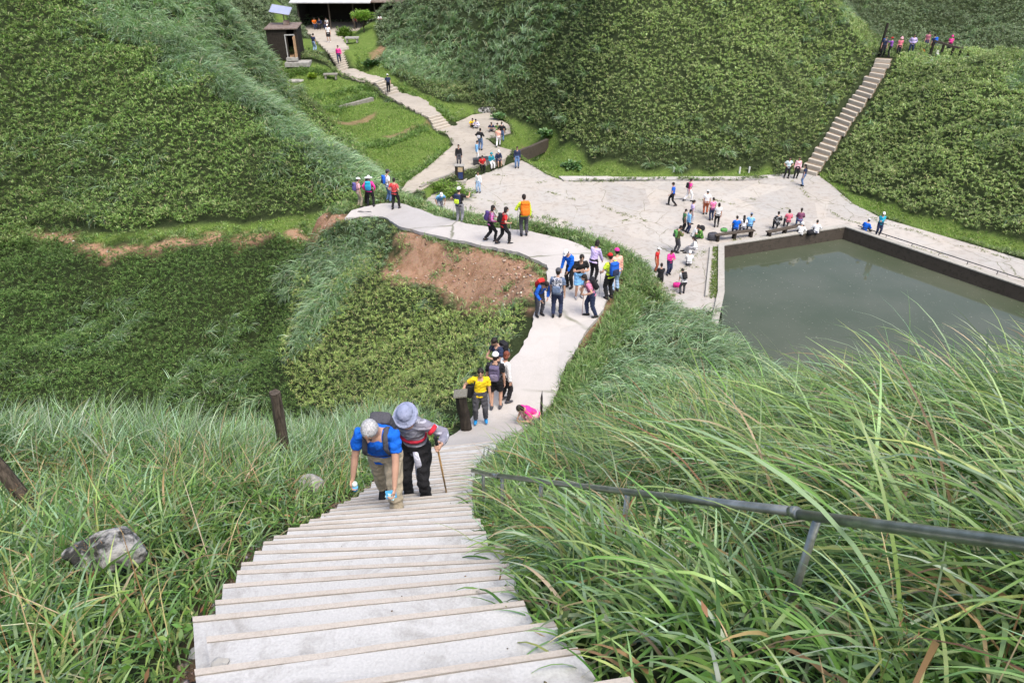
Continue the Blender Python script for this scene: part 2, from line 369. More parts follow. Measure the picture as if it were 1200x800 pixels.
def concrete(name, base, dark, stain=.5, cracks=0.0, warm=None, scale=1.0):
    """weathered concrete: broad tone patches, stains, grain and wandering cracks"""
    m = bpy.data.materials.new(name); m.use_nodes = True; nt = m.node_tree; b = nt.nodes['Principled BSDF']
    b.inputs['Roughness'].default_value = .85; b.inputs['Specular IOR Level'].default_value = .25
    tc = nt.nodes.new('ShaderNodeTexCoord').outputs['Object']
    n1 = N(nt, 'ShaderNodeTexNoise', Scale=.35*scale, Detail=8.0, Roughness=.65); n2 = N(nt, 'ShaderNodeTexNoise', Scale=2.2*scale, Detail=9.0, Roughness=.72, Distortion=.6)
    n3 = N(nt, 'ShaderNodeTexNoise', Scale=45.0*scale, Detail=3.0)
    for n in (n1, n2, n3): nt.links.new(tc, n.inputs['Vector'])
    r1 = ramp(nt, [(.35, base), (.65, warm or tuple(c*.86 for c in base))]); nt.links.new(n1.outputs['Fac'], r1.inputs['Fac'])
    r2 = ramp(nt, [(.5, (0, 0, 0)), (.72, (1, 1, 1))]); nt.links.new(n2.outputs['Fac'], r2.inputs['Fac'])
    mu = N(nt, 'ShaderNodeMath', operation='MULTIPLY'); nt.links.new(r2.outputs['Color'], mu.inputs[0]); mu.inputs[1].default_value = stain
    c = mixc(nt, mu.outputs[0], r1.outputs['Color'], dark)
    if cracks:
        vc = N(nt, 'ShaderNodeTexVoronoi', Scale=cracks*.8); nt.links.new(tc, vc.inputs['Vector']); rc_ = ramp(nt, [(.0, (.88, .88, .88)), (1, (1.08, 1.06, 1.03))]); sc_ = nt.nodes.new('ShaderNodeSeparateColor'); nt.links.new(vc.outputs['Color'], sc_.inputs[0]); nt.links.new(sc_.outputs[0], rc_.inputs['Fac']); c = mixc(nt, .8, c, rc_.outputs['Color'], 'MULTIPLY')
    r3 = ramp(nt, [(.3, (.8, .8, .8)), (.7, (1.08, 1.08, 1.08))]); nt.links.new(n3.outputs['Fac'], r3.inputs['Fac'])
    c = mixc(nt, .6, c, r3.outputs['Color'], 'MULTIPLY')
    if cracks:
        ns = N(nt, 'ShaderNodeTexNoise', Scale=1.3, Detail=5.0); nt.links.new(tc, ns.inputs['Vector'])
        ad = mixc(nt, .35, tc, ns.outputs['Color'], 'ADD')
        v = N(nt, 'ShaderNodeTexVoronoi', feature='DISTANCE_TO_EDGE'); v.inputs['Scale'].default_value = cracks; nt.links.new(ad, v.inputs['Vector'])
        rv = ramp(nt, [(.002, (1, 1, 1)), (.008, (0, 0, 0))]); nt.links.new(v.outputs['Distance'], rv.inputs['Fac'])
        n5 = N(nt, 'ShaderNodeTexNoise', Scale=.5, Detail=2.0); nt.links.new(tc, n5.inputs['Vector']); r5 = ramp(nt, [(.4, (0, 0, 0)), (.55, (1, 1, 1))]); nt.links.new(n5.outputs['Fac'], r5.inputs['Fac'])
        mm = N(nt, 'ShaderNodeMath', operation='MULTIPLY'); nt.links.new(rv.outputs['Color'], mm.inputs[0]); nt.links.new(r5.outputs['Color'], mm.inputs[1])
        m2 = N(nt, 'ShaderNodeMath', operation='MULTIPLY'); nt.links.new(mm.outputs[0], m2.inputs[0]); m2.inputs[1].default_value = .8
        c = mixc(nt, m2.outputs[0], c, (.10, .11, .05))
    nt.links.new(c, b.inputs['Base Color'])
    bp = N(nt, 'ShaderNodeBump', Strength=.35, Distance=.01); nt.links.new(n3.outputs['Fac'], bp.inputs['Height']); nt.links.new(bp.outputs['Normal'], b.inputs['Normal'])
    return m
M_PATH = concrete('path concrete', (.49, .465, .435), (.36, .33, .29), .45, .12)
M_PLAZA = concrete('plaza concrete', (.42, .405, .375), (.25, .225, .19), .8, .33, (.43, .39, .34))
M_PAVE = concrete('paved concrete', (.43, .39, .33), (.24, .21, .16), .6, .4)
M_TREAD = concrete('stair concrete', (.46, .46, .45), (.25, .24, .22), .85, 0, scale=1.6)
M_NOSE = concrete('beige nosing', (.44, .40, .35), (.29, .26, .21), .5, 0, scale=2)
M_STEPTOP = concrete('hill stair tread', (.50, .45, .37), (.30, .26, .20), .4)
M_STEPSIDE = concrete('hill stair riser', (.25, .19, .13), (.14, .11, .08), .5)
M_WALL = concrete('weathered wall', (.30, .28, .24), (.10, .10, .07), .9, scale=2)
M_POND = concrete('dark pond wall', (.085, .07, .055), (.03, .03, .022), .9, scale=2)
M_COPE = concrete('coping', (.42, .40, .35), (.2, .19, .14), .7, scale=2)

def ground_mat():
    m = bpy.data.materials.new('earth and moss'); m.use_nodes = True; nt = m.node_tree; b = nt.nodes['Principled BSDF']; b.inputs['Roughness'].default_value = .95
    b.inputs['Specular IOR Level'].default_value = .1
    tc = nt.nodes.new('ShaderNodeTexCoord').outputs['Object']; at = nt.nodes.new('ShaderNodeAttribute'); at.attribute_name = 'zone'
    sep = nt.nodes.new('ShaderNodeSeparateColor'); nt.links.new(at.outputs['Color'], sep.inputs[0])
    n1 = N(nt, 'ShaderNodeTexNoise', Scale=2.2, Detail=12.0, Roughness=.78); n2 = N(nt, 'ShaderNodeTexNoise', Scale=14.0, Detail=6.0, Roughness=.7); n0 = N(nt, 'ShaderNodeTexNoise', Scale=.6, Detail=8.0, Roughness=.7)
    for n in (n0, n1, n2): nt.links.new(tc, n.inputs['Vector'])
    base = ramp(nt, [(.35, (.02, .028, .012)), (.62, (.04, .055, .022))]); nt.links.new(n2.outputs['Fac'], base.inputs['Fac'])  # base colour darkened so the gaps between leaf clumps look shaded
    soil = ramp(nt, [(.25, (.13, .07, .04)), (.42, (.25, .145, .085)), (.55, (.36, .225, .145)), (.68, (.27, .18, .12)), (.8, (.46, .36, .28))]); nt.links.new(n1.outputs['Fac'], soil.inputs['Fac'])
    soil2 = mixc(nt, .35, soil.outputs['Color'], n2.outputs['Color'], 'OVERLAY')
    lawn = ramp(nt, [(.3, (.08, .13, .03)), (.55, (.12, .18, .04)), (.75, (.2, .21, .09))]); nt.links.new(n1.outputs['Fac'], lawn.inputs['Fac'])
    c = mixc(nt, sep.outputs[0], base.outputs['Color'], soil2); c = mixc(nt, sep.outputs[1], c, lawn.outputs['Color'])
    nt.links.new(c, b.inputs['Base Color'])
    bp = N(nt, 'ShaderNodeBump', Strength=.8, Distance=.12); nt.links.new(n1.outputs['Fac'], bp.inputs['Height'])
    bp2 = N(nt, 'ShaderNodeBump', Strength=.7, Distance=.03); nt.links.new(n2.outputs['Fac'], bp2.inputs['Height']); nt.links.new(bp.outputs['Normal'], bp2.inputs['Normal'])
    nt.links.new(bp2.outputs['Normal'], b.inputs['Normal'])
    return m

# ------------------------------------------------------------------ zones of the ground, outlined where they lie on the hillsides
Z_SCRAPE = [p[:2] for p in hits([(462, 276), (478, 270), (515, 282), (560, 292), (598, 300), (632, 312), (640, 325), (630, 345), (622, 364), (595, 366), (560, 361), (520, 345), (490, 338), (452, 322), (455, 305), (478, 296)])]
Z_TRAIL = [hit(u, v)[:2] for u, v in [(402, 254), (385, 262), (345, 272), (300, 279), (250, 280), (205, 285), (160, 292), (125, 298), (95, 290), (60, 278), (20, 272)]]
Z_LAWN = [[p[:2] for p in hits(q)] for q in (
    [(330, 70), (385, 78), (400, 92), (425, 98), (440, 112), (462, 122), (500, 140), (510, 152), (532, 166), (528, 178), (500, 195), (478, 214), (465, 220), (440, 200), (410, 165), (385, 140), (350, 108), (322, 92)],
    [(440, 70), (470, 95), (520, 118), (560, 128), (600, 140), (650, 150), (655, 168), (605, 182), (575, 168), (600, 158), (600, 145), (560, 130), (520, 145), (500, 130), (470, 105), (430, 88), (415, 70)],
    [(612, 184), (650, 172), (690, 196), (760, 200), (905, 198), (905, 209), (760, 211), (660, 212), (640, 204)],
    [(962, 205), (1000, 226), (1060, 250), (1130, 268), (1210, 288), (1210, 302), (1100, 277), (1035, 256), (1000, 240), (975, 220)],
    [(360, 250), (300, 259), (200, 269), (100, 273), (60, 275), (100, 287), (200, 279), (300, 272), (370, 262), (415, 246), (410, 236)],
    [(490, 222), (540, 212), (556, 222), (545, 235), (520, 238)],
    [(395, 30), (440, 26), (446, 62), (432, 88), (412, 78), (398, 58)], [(345, 62), (352, 45), (372, 44), (380, 62)],
    [(318, 0), (330, 60), (345, 60), (330, 0)])]
Z_WORN = [[p[:2] for p in hits(q)] for q in ([(385, 139), (440, 131), (442, 137), (392, 145)], [(450, 160), (500, 141), (506, 146), (456, 166)], [(612, 170), (640, 160), (642, 166), (618, 176)], [(430, 65), (445, 50), (455, 58), (440, 76)])]
def zone_soil(x, y):
    n = (vnoise(x, y, .7, 5)-.5)*.7+(vnoise(x, y, .25, 6)-.5)*.35
    d, _ = seg_dist(x, y, Z_SCRAPE, True); a = np.where(in_poly(x, y, Z_SCRAPE), d, -d)
    s = sstep(a+n, -.15, .25)
    d, _ = seg_dist(x, y, Z_TRAIL); s = np.maximum(s, (1-sstep(d+n*.9, .16, .42))*(1-sstep(-x, 24.5, 27)))
    for q in Z_WORN: d, _ = seg_dist(x, y, q, True); s = np.maximum(s, .75*sstep(np.where(in_poly(x, y, q), d, -d)+n, -.1, .25))
    rc = rib_clear(x, y, [0]); near = (y < 9)
    s = np.maximum(s, (1-sstep(rc+n*.35, .15, .42))*near*np.where(x < -.4-.0*y, 1, 0))
    m2 = (1-sstep(rc+n*.9, -.08, .14))*((y > 18.5) & (y < 25.5) & (x > 1)); s = np.maximum(s, m2*.8)
    return s
def zone_lawn(x, y):
    n = (vnoise(x, y, 1.1, 15)-.5)*1.2; s = np.zeros(np.shape(x))
    for q in Z_LAWN:
        d, _ = seg_dist(x, y, q, True); s = np.maximum(s, sstep(np.where(in_poly(x, y, q), d, -d)+n*.5, -.2, .3))
    return s*(1-zone_soil(x, y))
nx, ny = len(GX), len(GY)
V = np.stack([XX.ravel(), YY.ravel(), ZZ.ravel()], 1)
idx = np.arange(nx*ny).reshape(ny, nx)
Q = np.stack([idx[:-1, :-1].ravel(), idx[:-1, 1:].ravel(), idx[1:, 1:].ravel(), idx[1:, :-1].ravel()], 1)
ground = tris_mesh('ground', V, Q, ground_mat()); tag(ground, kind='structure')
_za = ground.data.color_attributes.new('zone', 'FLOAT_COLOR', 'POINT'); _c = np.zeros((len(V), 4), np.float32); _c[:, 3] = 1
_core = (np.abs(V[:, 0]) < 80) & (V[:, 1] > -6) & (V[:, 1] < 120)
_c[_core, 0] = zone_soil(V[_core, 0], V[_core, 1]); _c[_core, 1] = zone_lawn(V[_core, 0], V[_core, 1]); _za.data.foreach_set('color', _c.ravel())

# ------------------------------------------------------------------ paths and stairs
def path_sheet(name, L, R, m, thick=.14, edge=.06, seed=3):
    n = len(L); r = np.random.default_rng(seed); k = 5; vs = []; fs = []
    for i in range(n):
        jl = math.sin(i*.9+seed)*edge*.5+r.normal()*edge*.35; jr = math.sin(i*.7+2*seed)*edge*.5+r.normal()*edge*.35
        w = R[i]-L[i]; wl = w/max(np.linalg.norm(w), 1e-6); a = L[i]-wl*jl; b = R[i]+wl*jr
        row = [a+(b-a)*t for t in np.linspace(0, 1, k)]; row = [row[0]-np.array([0, 0, thick])]+row+[row[-1]-np.array([0, 0, thick])]; vs += row
    for i in range(n-1):
        for j in range(k+1): fs.append((i*(k+2)+j, i*(k+2)+j+1, (i+1)*(k+2)+j+1, (i+1)*(k+2)+j))
    me = bpy.data.meshes.new(name); me.from_pydata([tuple(p) for p in vs], [], fs); me.update()
    return tag(link_mesh(name, me, m, smooth=False), kind='structure')
TREADS = []
def stair_run(name, L, R, rise, mats, nose=.09, over=.02, jig=.03, seed=5, uphill=False, thick=.3, wide=0.0):
    """flat treads between the two edges, each with its nosing strip at the lower edge; rows run downhill unless uphill"""
    if uphill: L, R = L[::-1], R[::-1]
    M = (L+R)/2; z = M[:, 2]; drop = z[0]-z[-1]; n = max(2, int(round(drop/rise))); r = np.random.default_rng(seed); mb = MB()
    zs = np.linspace(z[0], z[-1], n+1); o = np.arange(len(z)); order = np.maximum.accumulate(-z)
    par = np.interp(-zs, order, o)
    g = lambda A, p: np.array([np.interp(p, o, A[:, k]) for k in range(3)])
    for k in range(n):
        a0, b0 = g(L, par[k]), g(R, par[k]); a1, b1 = g(L, par[k+1]), g(R, par[k+1])
        w = (b1-a1); w[2] = 0; w /= max(np.linalg.norm(w), 1e-6); wd = wide if np.isscalar(wide) else 0
        ja, jb = r.normal()*jig+wd, r.normal()*jig+wd
        zt = zs[k]+r.normal()*.006; jx = r.normal()*.012
        f = (a1+b1)/2-(a0+b0)/2; f[2] = 0; fl = np.linalg.norm(f); f = f/max(fl, 1e-6)
        cut = max(1e-3, 1-nose/max(fl, .05))
        def P(a, b, t, j, s): q = a+(b-a)*t; q = q.copy()+w*j*s; return q
        la0, lb0 = a0-w*ja, b0+w*jb; la1, lb1 = a1-w*ja+f*(over+jx), b1+w*jb+f*(over+r.normal()*.015)
        lm0, rm0 = la0+(la1-la0)*cut, lb0+(lb1-lb0)*cut
        seg = 6
        def slab(p0, q0, p1, q1, z1, th, mi, wob=0.0):
            vs = []
            for t in np.linspace(0, 1, seg+1):
                a = p0+(q0-p0)*t; b = p1+(q1-p1)*t; wz = r.normal()*wob
                vs += [(a[0], a[1], z1+wz), (b[0], b[1], z1+wz), (b[0], b[1], z1-th), (a[0], a[1], z1-th)]
            fs = []
            for i in range(seg):
                q = i*4; fs += [(q, q+4, q+5, q+1), (q+1, q+5, q+6, q+2), (q+2, q+6, q+7, q+3), (q+3, q+7, q+4, q)]
            fs += [(0, 1, 2, 3), (seg*4+3, seg*4+2, seg*4+1, seg*4)]; mb.add(vs, [tuple(reversed(x)) for x in fs], mi)
        TREADS.append((np.array([la0[:2], lb0[:2], lb1[:2], la1[:2]]), zt))
        slab(la0-f*.03, lb0-f*.03, lm0, rm0, zt, thick, 0, .0015)
        slab(lm0+f*.004, rm0+f*.004, la1, lb1, zt+.006, thick, 1, .003)
    o_ = mb.build(name, mats); return tag(o_, kind='structure')
_kst = int(np.argmin(np.abs(PATH_L[:, 2]+PATH_R[:, 2]-2*8.7)))
stair_run('steps', PATH_L[:_kst+1], PATH_R[:_kst+1], .205, [M_TREAD, M_NOSE], wide=.03, seed=11, nose=.034)
path_sheet('path', PATH_L[_kst:]+np.array([0, 0, .02]), PATH_R[_kst:]+np.array([0, 0, .02]), M_PATH)
def up(rb): return dense(*rb, .2, 2)
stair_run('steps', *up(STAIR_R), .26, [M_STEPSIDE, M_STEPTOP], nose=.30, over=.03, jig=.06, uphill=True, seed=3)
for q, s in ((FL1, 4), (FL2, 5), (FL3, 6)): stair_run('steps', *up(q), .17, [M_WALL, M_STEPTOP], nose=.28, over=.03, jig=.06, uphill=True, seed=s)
for q, s in ((LK1, 4), (LK2, 5), (LK3, 6)):
    a, b = up(q); path_sheet('path', a+np.array([0, 0, .01]), b+np.array([0, 0, .01]), M_PAVE, edge=.2, seed=s)

def slab_poly(name, poly, z, th, m, kind='structure', jitter=.0, sub=1.0):
    pts = []; r = random.Random(3)
    for i in range(len(poly)):
        a = Vector(poly[i]); b = Vector(poly[(i+1) % len(poly)]); k = max(1, int((b-a).length/sub))
        for j in range(k):
            p = a.lerp(b, j/k); pts.append((p.x+r.uniform(-jitter, jitter), p.y+r.uniform(-jitter, jitter)))
    n = len(pts); mb = MB(); mb.add([(x, y, z) for x, y in pts]+[(x, y, z-th) for x, y in pts], [tuple(range(n))]+[(i, n+i, n+(i+1) % n, (i+1) % n) for i in range(n)])
    me = mb.mesh(name); bm = bmesh.new(); bm.from_mesh(me); bmesh.ops.recalc_face_normals(bm, faces=bm.faces); bmesh.ops.triangulate(bm, faces=bm.faces, ngon_method='EAR_CLIP'); bm.to_mesh(me); bm.free()
    return tag(link_mesh(name, me, m, smooth=False), kind=kind)
slab_poly('plaza', PLAZA, .02, .3, M_PLAZA, jitter=.07)
slab_poly('path', [atz(u, v, 0)[:2] for u, v in [(655, 208), (700, 208), (800, 208.5), (880, 208), (925, 205), (925, 209), (880, 211.5), (800, 212), (700, 212), (660, 213)]], .11, .3, M_PATH, jitter=.05)
TZ = .62
slab_poly('terrace', TERR, TZ, .75, M_PAVE, jitter=.06)
# steps from the terrace down to the plaza
def steps_down(top_a, top_b, bot_a, bot_b, z0, z1, n, m):
    mb = MB()
    for k in range(n):
        t0, t1 = k/n, (k+1)/n; zz = z0+(z1-z0)*(k+1)/(n+1)
        a0 = top_a+(bot_a-top_a)*t0; b0 = top_b+(bot_b-top_b)*t0; a1 = top_a+(bot_a-top_a)*t1; b1 = top_b+(bot_b-top_b)*t1
        v = [(*p[:2], z) for z in (zz, z1-.3) for p in (a0, b0, b1, a1)]
        mb.add(v, [(0, 1, 2, 3), (7, 6, 5, 4), (0, 4, 5, 1), (1, 5, 6, 2), (2, 6, 7, 3), (3, 7, 4, 0)])
    return tag(mb.build('steps', m), kind='structure')
steps_down(atz(588, 183.5, .6), atz(599, 177.5, .6), atz(593, 192, 0), atz(606, 187.5, 0), .6, 0.02, 3, M_STEPTOP)

# water and the sunken pond
mw = bpy.data.materials.new('green pond water'); mw.use_nodes = True; nt = mw.node_tree; b = nt.nodes['Principled BSDF']
b.inputs['Base Color'].default_value = (.115, .125, .10, 1); b.inputs['Roughness'].default_value = .03; b.inputs['IOR'].default_value = 1.33; b.inputs['Specular IOR Level'].default_value = .5
tcw = nt.nodes.new('ShaderNodeTexCoord').outputs['Object']; nn = N(nt, 'ShaderNodeTexNoise', Scale=1.1, Detail=3.0); nt.links.new(tcw, nn.inputs['Vector'])
bp = N(nt, 'ShaderNodeBump', Strength=.12, Distance=.02); nt.links.new(nn.outputs['Fac'], bp.inputs['Height']); nt.links.new(bp.outputs['Normal'], b.inputs['Normal'])
_w1 = N(nt, 'ShaderNodeTexNoise', Scale=.25, Detail=4.0); nt.links.new(tcw, _w1.inputs['Vector']); _w2 = N(nt, 'ShaderNodeTexNoise', Scale=9.0, Detail=2.0); nt.links.new(tcw, _w2.inputs['Vector'])
_r1 = ramp(nt, [(.35, (.06, .075, .045)), (.65, (.085, .095, .065))]); nt.links.new(_w1.outputs['Fac'], _r1.inputs['Fac']); _r2 = ramp(nt, [(.70, (0, 0, 0)), (.74, (1, 1, 1))]); nt.links.new(_w2.outputs['Fac'], _r2.inputs['Fac'])
nt.links.new(mixc(nt, _r2.outputs['Color'], _r1.outputs['Color'], (.2, .2, .15)), b.inputs['Base Color'])
slab_poly('water', [tuple(p) for p in POND], WATER_Z, .5, mw)
def wall_line(name, pts, th, z1, z0, m, side=1, cope=None, label=None, cat='wall', group=None):
    """a wall of even thickness along a line in plan; side +1 puts the thickness to the left of the walk"""
    P = [np.array(p, float)[:2] for p in pts]; n = len(P); off = []
    for i in range(n):
        d0 = P[i]-P[i-1] if i else P[1]-P[0]; d1 = P[i+1]-P[i] if i < n-1 else d0
        d0 = d0/np.linalg.norm(d0); d1 = d1/np.linalg.norm(d1); a = np.array([-d0[1], d0[0]]); b_ = np.array([-d1[1], d1[0]]); h = a+b_; h /= np.linalg.norm(h); off.append(h/max(.4, h @ a)*th*side)
    def prism(mb, lo, hi, e0, e1, mi=0):
        v = []
        for i in range(n):
            a = P[i]-off[i]*e0; b_ = P[i]+off[i]*e1; v += [(*a, lo), (*b_, lo), (*b_, hi), (*a, hi)]
        f = []
        for i in range(n-1):
            q = i*4; f += [(q, q+1, q+5, q+4), (q+1, q+2, q+6, q+5), (q+2, q+3, q+7, q+6), (q+3, q, q+4, q+7)]
        q = (n-1)*4; f += [(3, 2, 1, 0), (q, q+1, q+2, q+3)]; mb.add(v, f, mi)
    mb = MB(); prism(mb, z0, z1, 0, 1); me = mb.mesh(name); bm = bmesh.new(); bm.from_mesh(me); bmesh.ops.recalc_face_normals(bm, faces=bm.faces); bm.to_mesh(me); bm.free()
    o = link_mesh(name, me, m, smooth=False); tag(o, label, cat, group)
    if cope:
        mb = MB(); prism(mb, z1+.002, z1+cope[0], cope[1], 1+cope[1]); me = mb.mesh('coping'); bm = bmesh.new(); bm.from_mesh(me); bmesh.ops.recalc_face_normals(bm, faces=bm.faces); bm.to_mesh(me); bm.free()
        link_mesh('coping', me, cope[2], o, smooth=False)
    return o
wall_line('pond_wall', [POND[5]+np.array([-1.2, -3.5]), POND[5], POND[0], POND[1], POND[2]+np.array([3, -4])], .32, .1, -3.2, M_POND, 1, (.07, .06, M_COPE), 'dark stained concrete wall around the far sides of the green pond', 'wall')
_k = [atz(u, v, 0) for u, v in ((829, 349), (834.5, 291))]
wall_line('kerb_wall', [p[:2] for p in _k], .14, .16, -.4, M_COPE, 1, None, 'low concrete kerb of the narrow grass strip left of the pond', 'kerb')
_a = [atz(u, v, 0) for u, v in ((600, 184), (643, 170))]
wall_line('mossy_wall', [atz(604, 180.5, .55)[:2], atz(622, 173.5, .6)[:2], atz(643, 163, .7)[:2]], .3, .68, -.3, M_POND, 1, None, 'dark mossy retaining wall holding up the lawn right of the plaza steps', 'wall')
wall_line('terrace_wall', [atz(494, 222, .5)[:2], atz(509, 212.5, .6)[:2], atz(556, 196.8, .6)[:2], atz(588, 187.3, .6)[:2]], .22, .7, -.4, M_WALL, 1, None, 'low weathered retaining wall along the front of the stone terrace', 'wall')
wall_line('lawn_wall', [atz(u, v, 2.0)[:2] for u, v in ((377, 131), (400, 125), (420, 120), (438, 115))], .35, 2.05, .4, M_WALL, 1, None, 'long low stone wall crossing the upper lawn below the hut', 'wall')
# ------------------------------------------------------------------ people
_mc = {}
def cmat(c, rough=.85, kind=None, c2=None, spec=.2):
    """cloth, skin and plastic: plain or with a pattern of its own"""
    key = (tuple(c), rough, kind, tuple(c2) if c2 else None)
    if key in _mc: return _mc[key]
    m = bpy.data.materials.new('cloth'); m.use_nodes = True; nt = m.node_tree; b = nt.nodes['Principled BSDF']; b.inputs['Roughness'].default_value = rough; b.inputs['Specular IOR Level'].default_value = spec
    b.inputs['Base Color'].default_value = (*c, 1); tc = nt.nodes.new('ShaderNodeTexCoord').outputs['Object']
    if kind == 'stripe':
        sp = nt.nodes.new('ShaderNodeSeparateXYZ'); nt.links.new(tc, sp.inputs[0]); w = N(nt, 'ShaderNodeMath', operation='SINE'); k = N(nt, 'ShaderNodeMath', operation='MULTIPLY'); nt.links.new(sp.outputs['Z'], k.inputs[0]); k.inputs[1].default_value = 95
        nt.links.new(k.outputs[0], w.inputs[0]); r = ramp(nt, [(.55, c), (.7, c2)]); nt.links.new(w.outputs[0], r.inputs['Fac']); nt.links.new(r.outputs['Color'], b.inputs['Base Color'])
    elif kind in ('print', 'hair', 'worn'):
        n = N(nt, 'ShaderNodeTexNoise', Scale={'print': 22.0, 'hair': 60.0, 'worn': 9.0}[kind], Detail=3.0); nt.links.new(tc, n.inputs['Vector'])
        r = ramp(nt, [(.47, c), (.53 if kind == 'print' else .7, c2)]); nt.links.new(n.outputs['Fac'], r.inputs['Fac']); nt.links.new(r.outputs['Color'], b.inputs['Base Color'])
    if kind != 'skin':
        n = N(nt, 'ShaderNodeTexNoise', Scale=11.0, Detail=4.0, Distortion=1.2); nt.links.new(tc, n.inputs['Vector']); bp = N(nt, 'ShaderNodeBump', Strength=.9, Distance=.035); nt.links.new(n.outputs['Fac'], bp.inputs['Height']); nt.links.new(bp.outputs['Normal'], b.inputs['Normal'])
    _mc[key] = m; return m
SKIN = (.50, .30, .21); SKINT = (.40, .22, .14)
M_EYE = cmat((.02, .015, .012), .3, 'skin'); M_LIP = cmat((.36, .13, .11), .5, 'skin')
PALETTE = dict(black=(.02, .02, .022), navy=(.03, .04, .085), white=(.78, .78, .77), red=(.55, .03, .03), blue=(.02, .12, .55), royal=(.01, .13, .62), sky=(.20, .45, .75), teal=(.02, .25, .33), pink=(.75, .16, .34), hotpink=(.80, .05, .30),
    palepink=(.78, .42, .45), lav=(.55, .45, .72), purple=(.25, .09, .38), grey=(.25, .25, .27), charcoal=(.07, .07, .08), khaki=(.42, .36, .26), yellow=(.85, .60, .02), lime=(.55, .72, .05), orange=(.85, .20, .02), peach=(.80, .42, .32), denim=(.12, .20, .36),
    lightdenim=(.32, .45, .62), olive=(.12, .14, .05), green=(.10, .30, .08), brown=(.14, .07, .04), rust=(.35, .10, .05), turq=(.03, .38, .52), palegrey=(.55, .55, .58), hairblack=(.018, .014, .012), hairbrown=(.10, .05, .03), hairgrey=(.34, .34, .34), steelblue=(.14, .19, .29), magenta=(.55, .04, .28), plum=(.20, .07, .13))
def C_(c): return PALETTE[c] if isinstance(c, str) else c
def remesh(mb, vox, smooth=2, wrinkle=0.0, seed=0):
    me = mb.mesh('tmp'); o = bpy.data.objects.new('tmp', me); COL.objects.link(o)
    r = o.modifiers.new('r', 'REMESH'); r.mode = 'VOXEL'; r.voxel_size = vox; r.use_smooth_shade = True
    if smooth: s = o.modifiers.new('s', 'SMOOTH'); s.iterations = smooth; s.factor = .5
    dg = bpy.context.evaluated_depsgraph_get(); ev = o.evaluated_get(dg); out = bpy.data.meshes.new_from_object(ev)
    n = len(out.vertices); v = np.empty(n*3, np.float32); out.vertices.foreach_get('co', v); v = v.reshape(-1, 3)
    if wrinkle:
        nn = np.empty(n*3, np.float32); out.vertices.foreach_get('normal', nn); nn = nn.reshape(-1, 3)
        w = np.sin(v[:, 0]*31+v[:, 2]*23+seed+2.2*np.sin(v[:, 1]*19+seed))*np.sin(v[:, 2]*37+v[:, 1]*17+1.7*seed+1.5*np.sin(v[:, 0]*23)); v = v+nn*(w*wrinkle)[:, None]
    F_ = [tuple(p.vertices) for p in out.polygons]; bpy.data.objects.remove(o); bpy.data.meshes.remove(me); bpy.data.meshes.remove(out)
    return v, F_
def ik(a, t, l1, l2, hint):
    a, t = Vector(a), Vector(t); d = t-a; L = min(max(d.length, .05), (l1+l2)*.999); dn = d.normalized(); x = (l1*l1-l2*l2+L*L)/(2*L); h = math.sqrt(max(l1*l1-x*x, 0))
    hv = Vector(hint); hv = (hv-dn*hv.dot(dn)); hv = hv.normalized() if hv.length > 1e-4 else dn.orthogonal().normalized()
    return a+dn*x+hv*h, a+dn*L
POSE = dict(
    stand=dict(), relax=dict(feet=((.12, .04), (-.10, -.03))), walk=dict(feet=((.08, .25), (-.09, -.27, .13)), hands=((.24, -.12, .80), (-.24, .20, .86)), pel=.87),
    step=dict(feet=((.09, .2), (-.09, -.22, .12)), hands=((.24, .22, 1.02), (-.22, .24, 1.05)), lean=10, pel=.86),
    hips=dict(hands=((.17, .05, .98), (-.17, .05, .98)), feet=((.16, 0), (-.16, 0))), phone=dict(hands=((.07, .30, 1.18), (-.09, .28, 1.14)), head=30, feet=((.1, .03), (-.1, -.03))),
    pole=dict(hands=((.22, .30, 1.0), (-.24, .04, .82)), head=15), poles=dict(hands=((.24, .30, 1.0), (-.24, .30, 1.0)), lean=14, head=20, feet=((.1, .12), (-.1, -.14))),
    oneup=dict(hands=((.34, .24, 1.42), (-.3, -.02, 1.0)), head=-5), chestarms=dict(hands=((-.08, .2, 1.18), (.06, .22, 1.13))), bend=dict(lean=58, head=65, pel=.86, pely=-.12, hands=((.14, .40, .62), (-.1, .42, .60)), feet=((.13, .06), (-.12, -.02))),
    lean=dict(lean=30, head=40, hands=((.16, .30, .80), (-.14, .28, .82)), pely=-.06), sit=dict(pel=.53, feet=((.13, .45), (-.12, .42)), hands=((.14, .34, .64), (-.12, .34, .64)), lean=12, head=18),
    sitlegs=dict(pel=.50, feet=((.12, .62), (-.10, .70)), hands=((.14, .30, .62), (-.12, .30, .62)), lean=8, head=12), ground=dict(pel=.11, feet=((.20, .42), (-.16, .36)), hands=((.16, .36, .34), (-.14, .36, .34)), lean=22, head=22),
    squat=dict(pel=.24, pely=-.1, feet=((.15, .14), (-.14, .10)), hands=((.1, .36, .50), (-.1, .36, .48)), lean=30, head=30), crouch=dict(pel=.34, pely=-.14, feet=((.14, .10), (-.12, .05)), hands=((.16, .34, .30), (-.1, .38, .34)), lean=52, head=50),
    climb=dict(lean=42, head=40, pel=.84, feet=((.09, .22, .25), (-.10, -.22, .08)), hands=((.24, .25, .7), (-.26, .2, .72))), reach=dict(hands=((.24, .42, 1.3), (-.24, .0, .82))), wave=dict(hands=((.42, .15, 1.35), (-.24, .02, .82))))
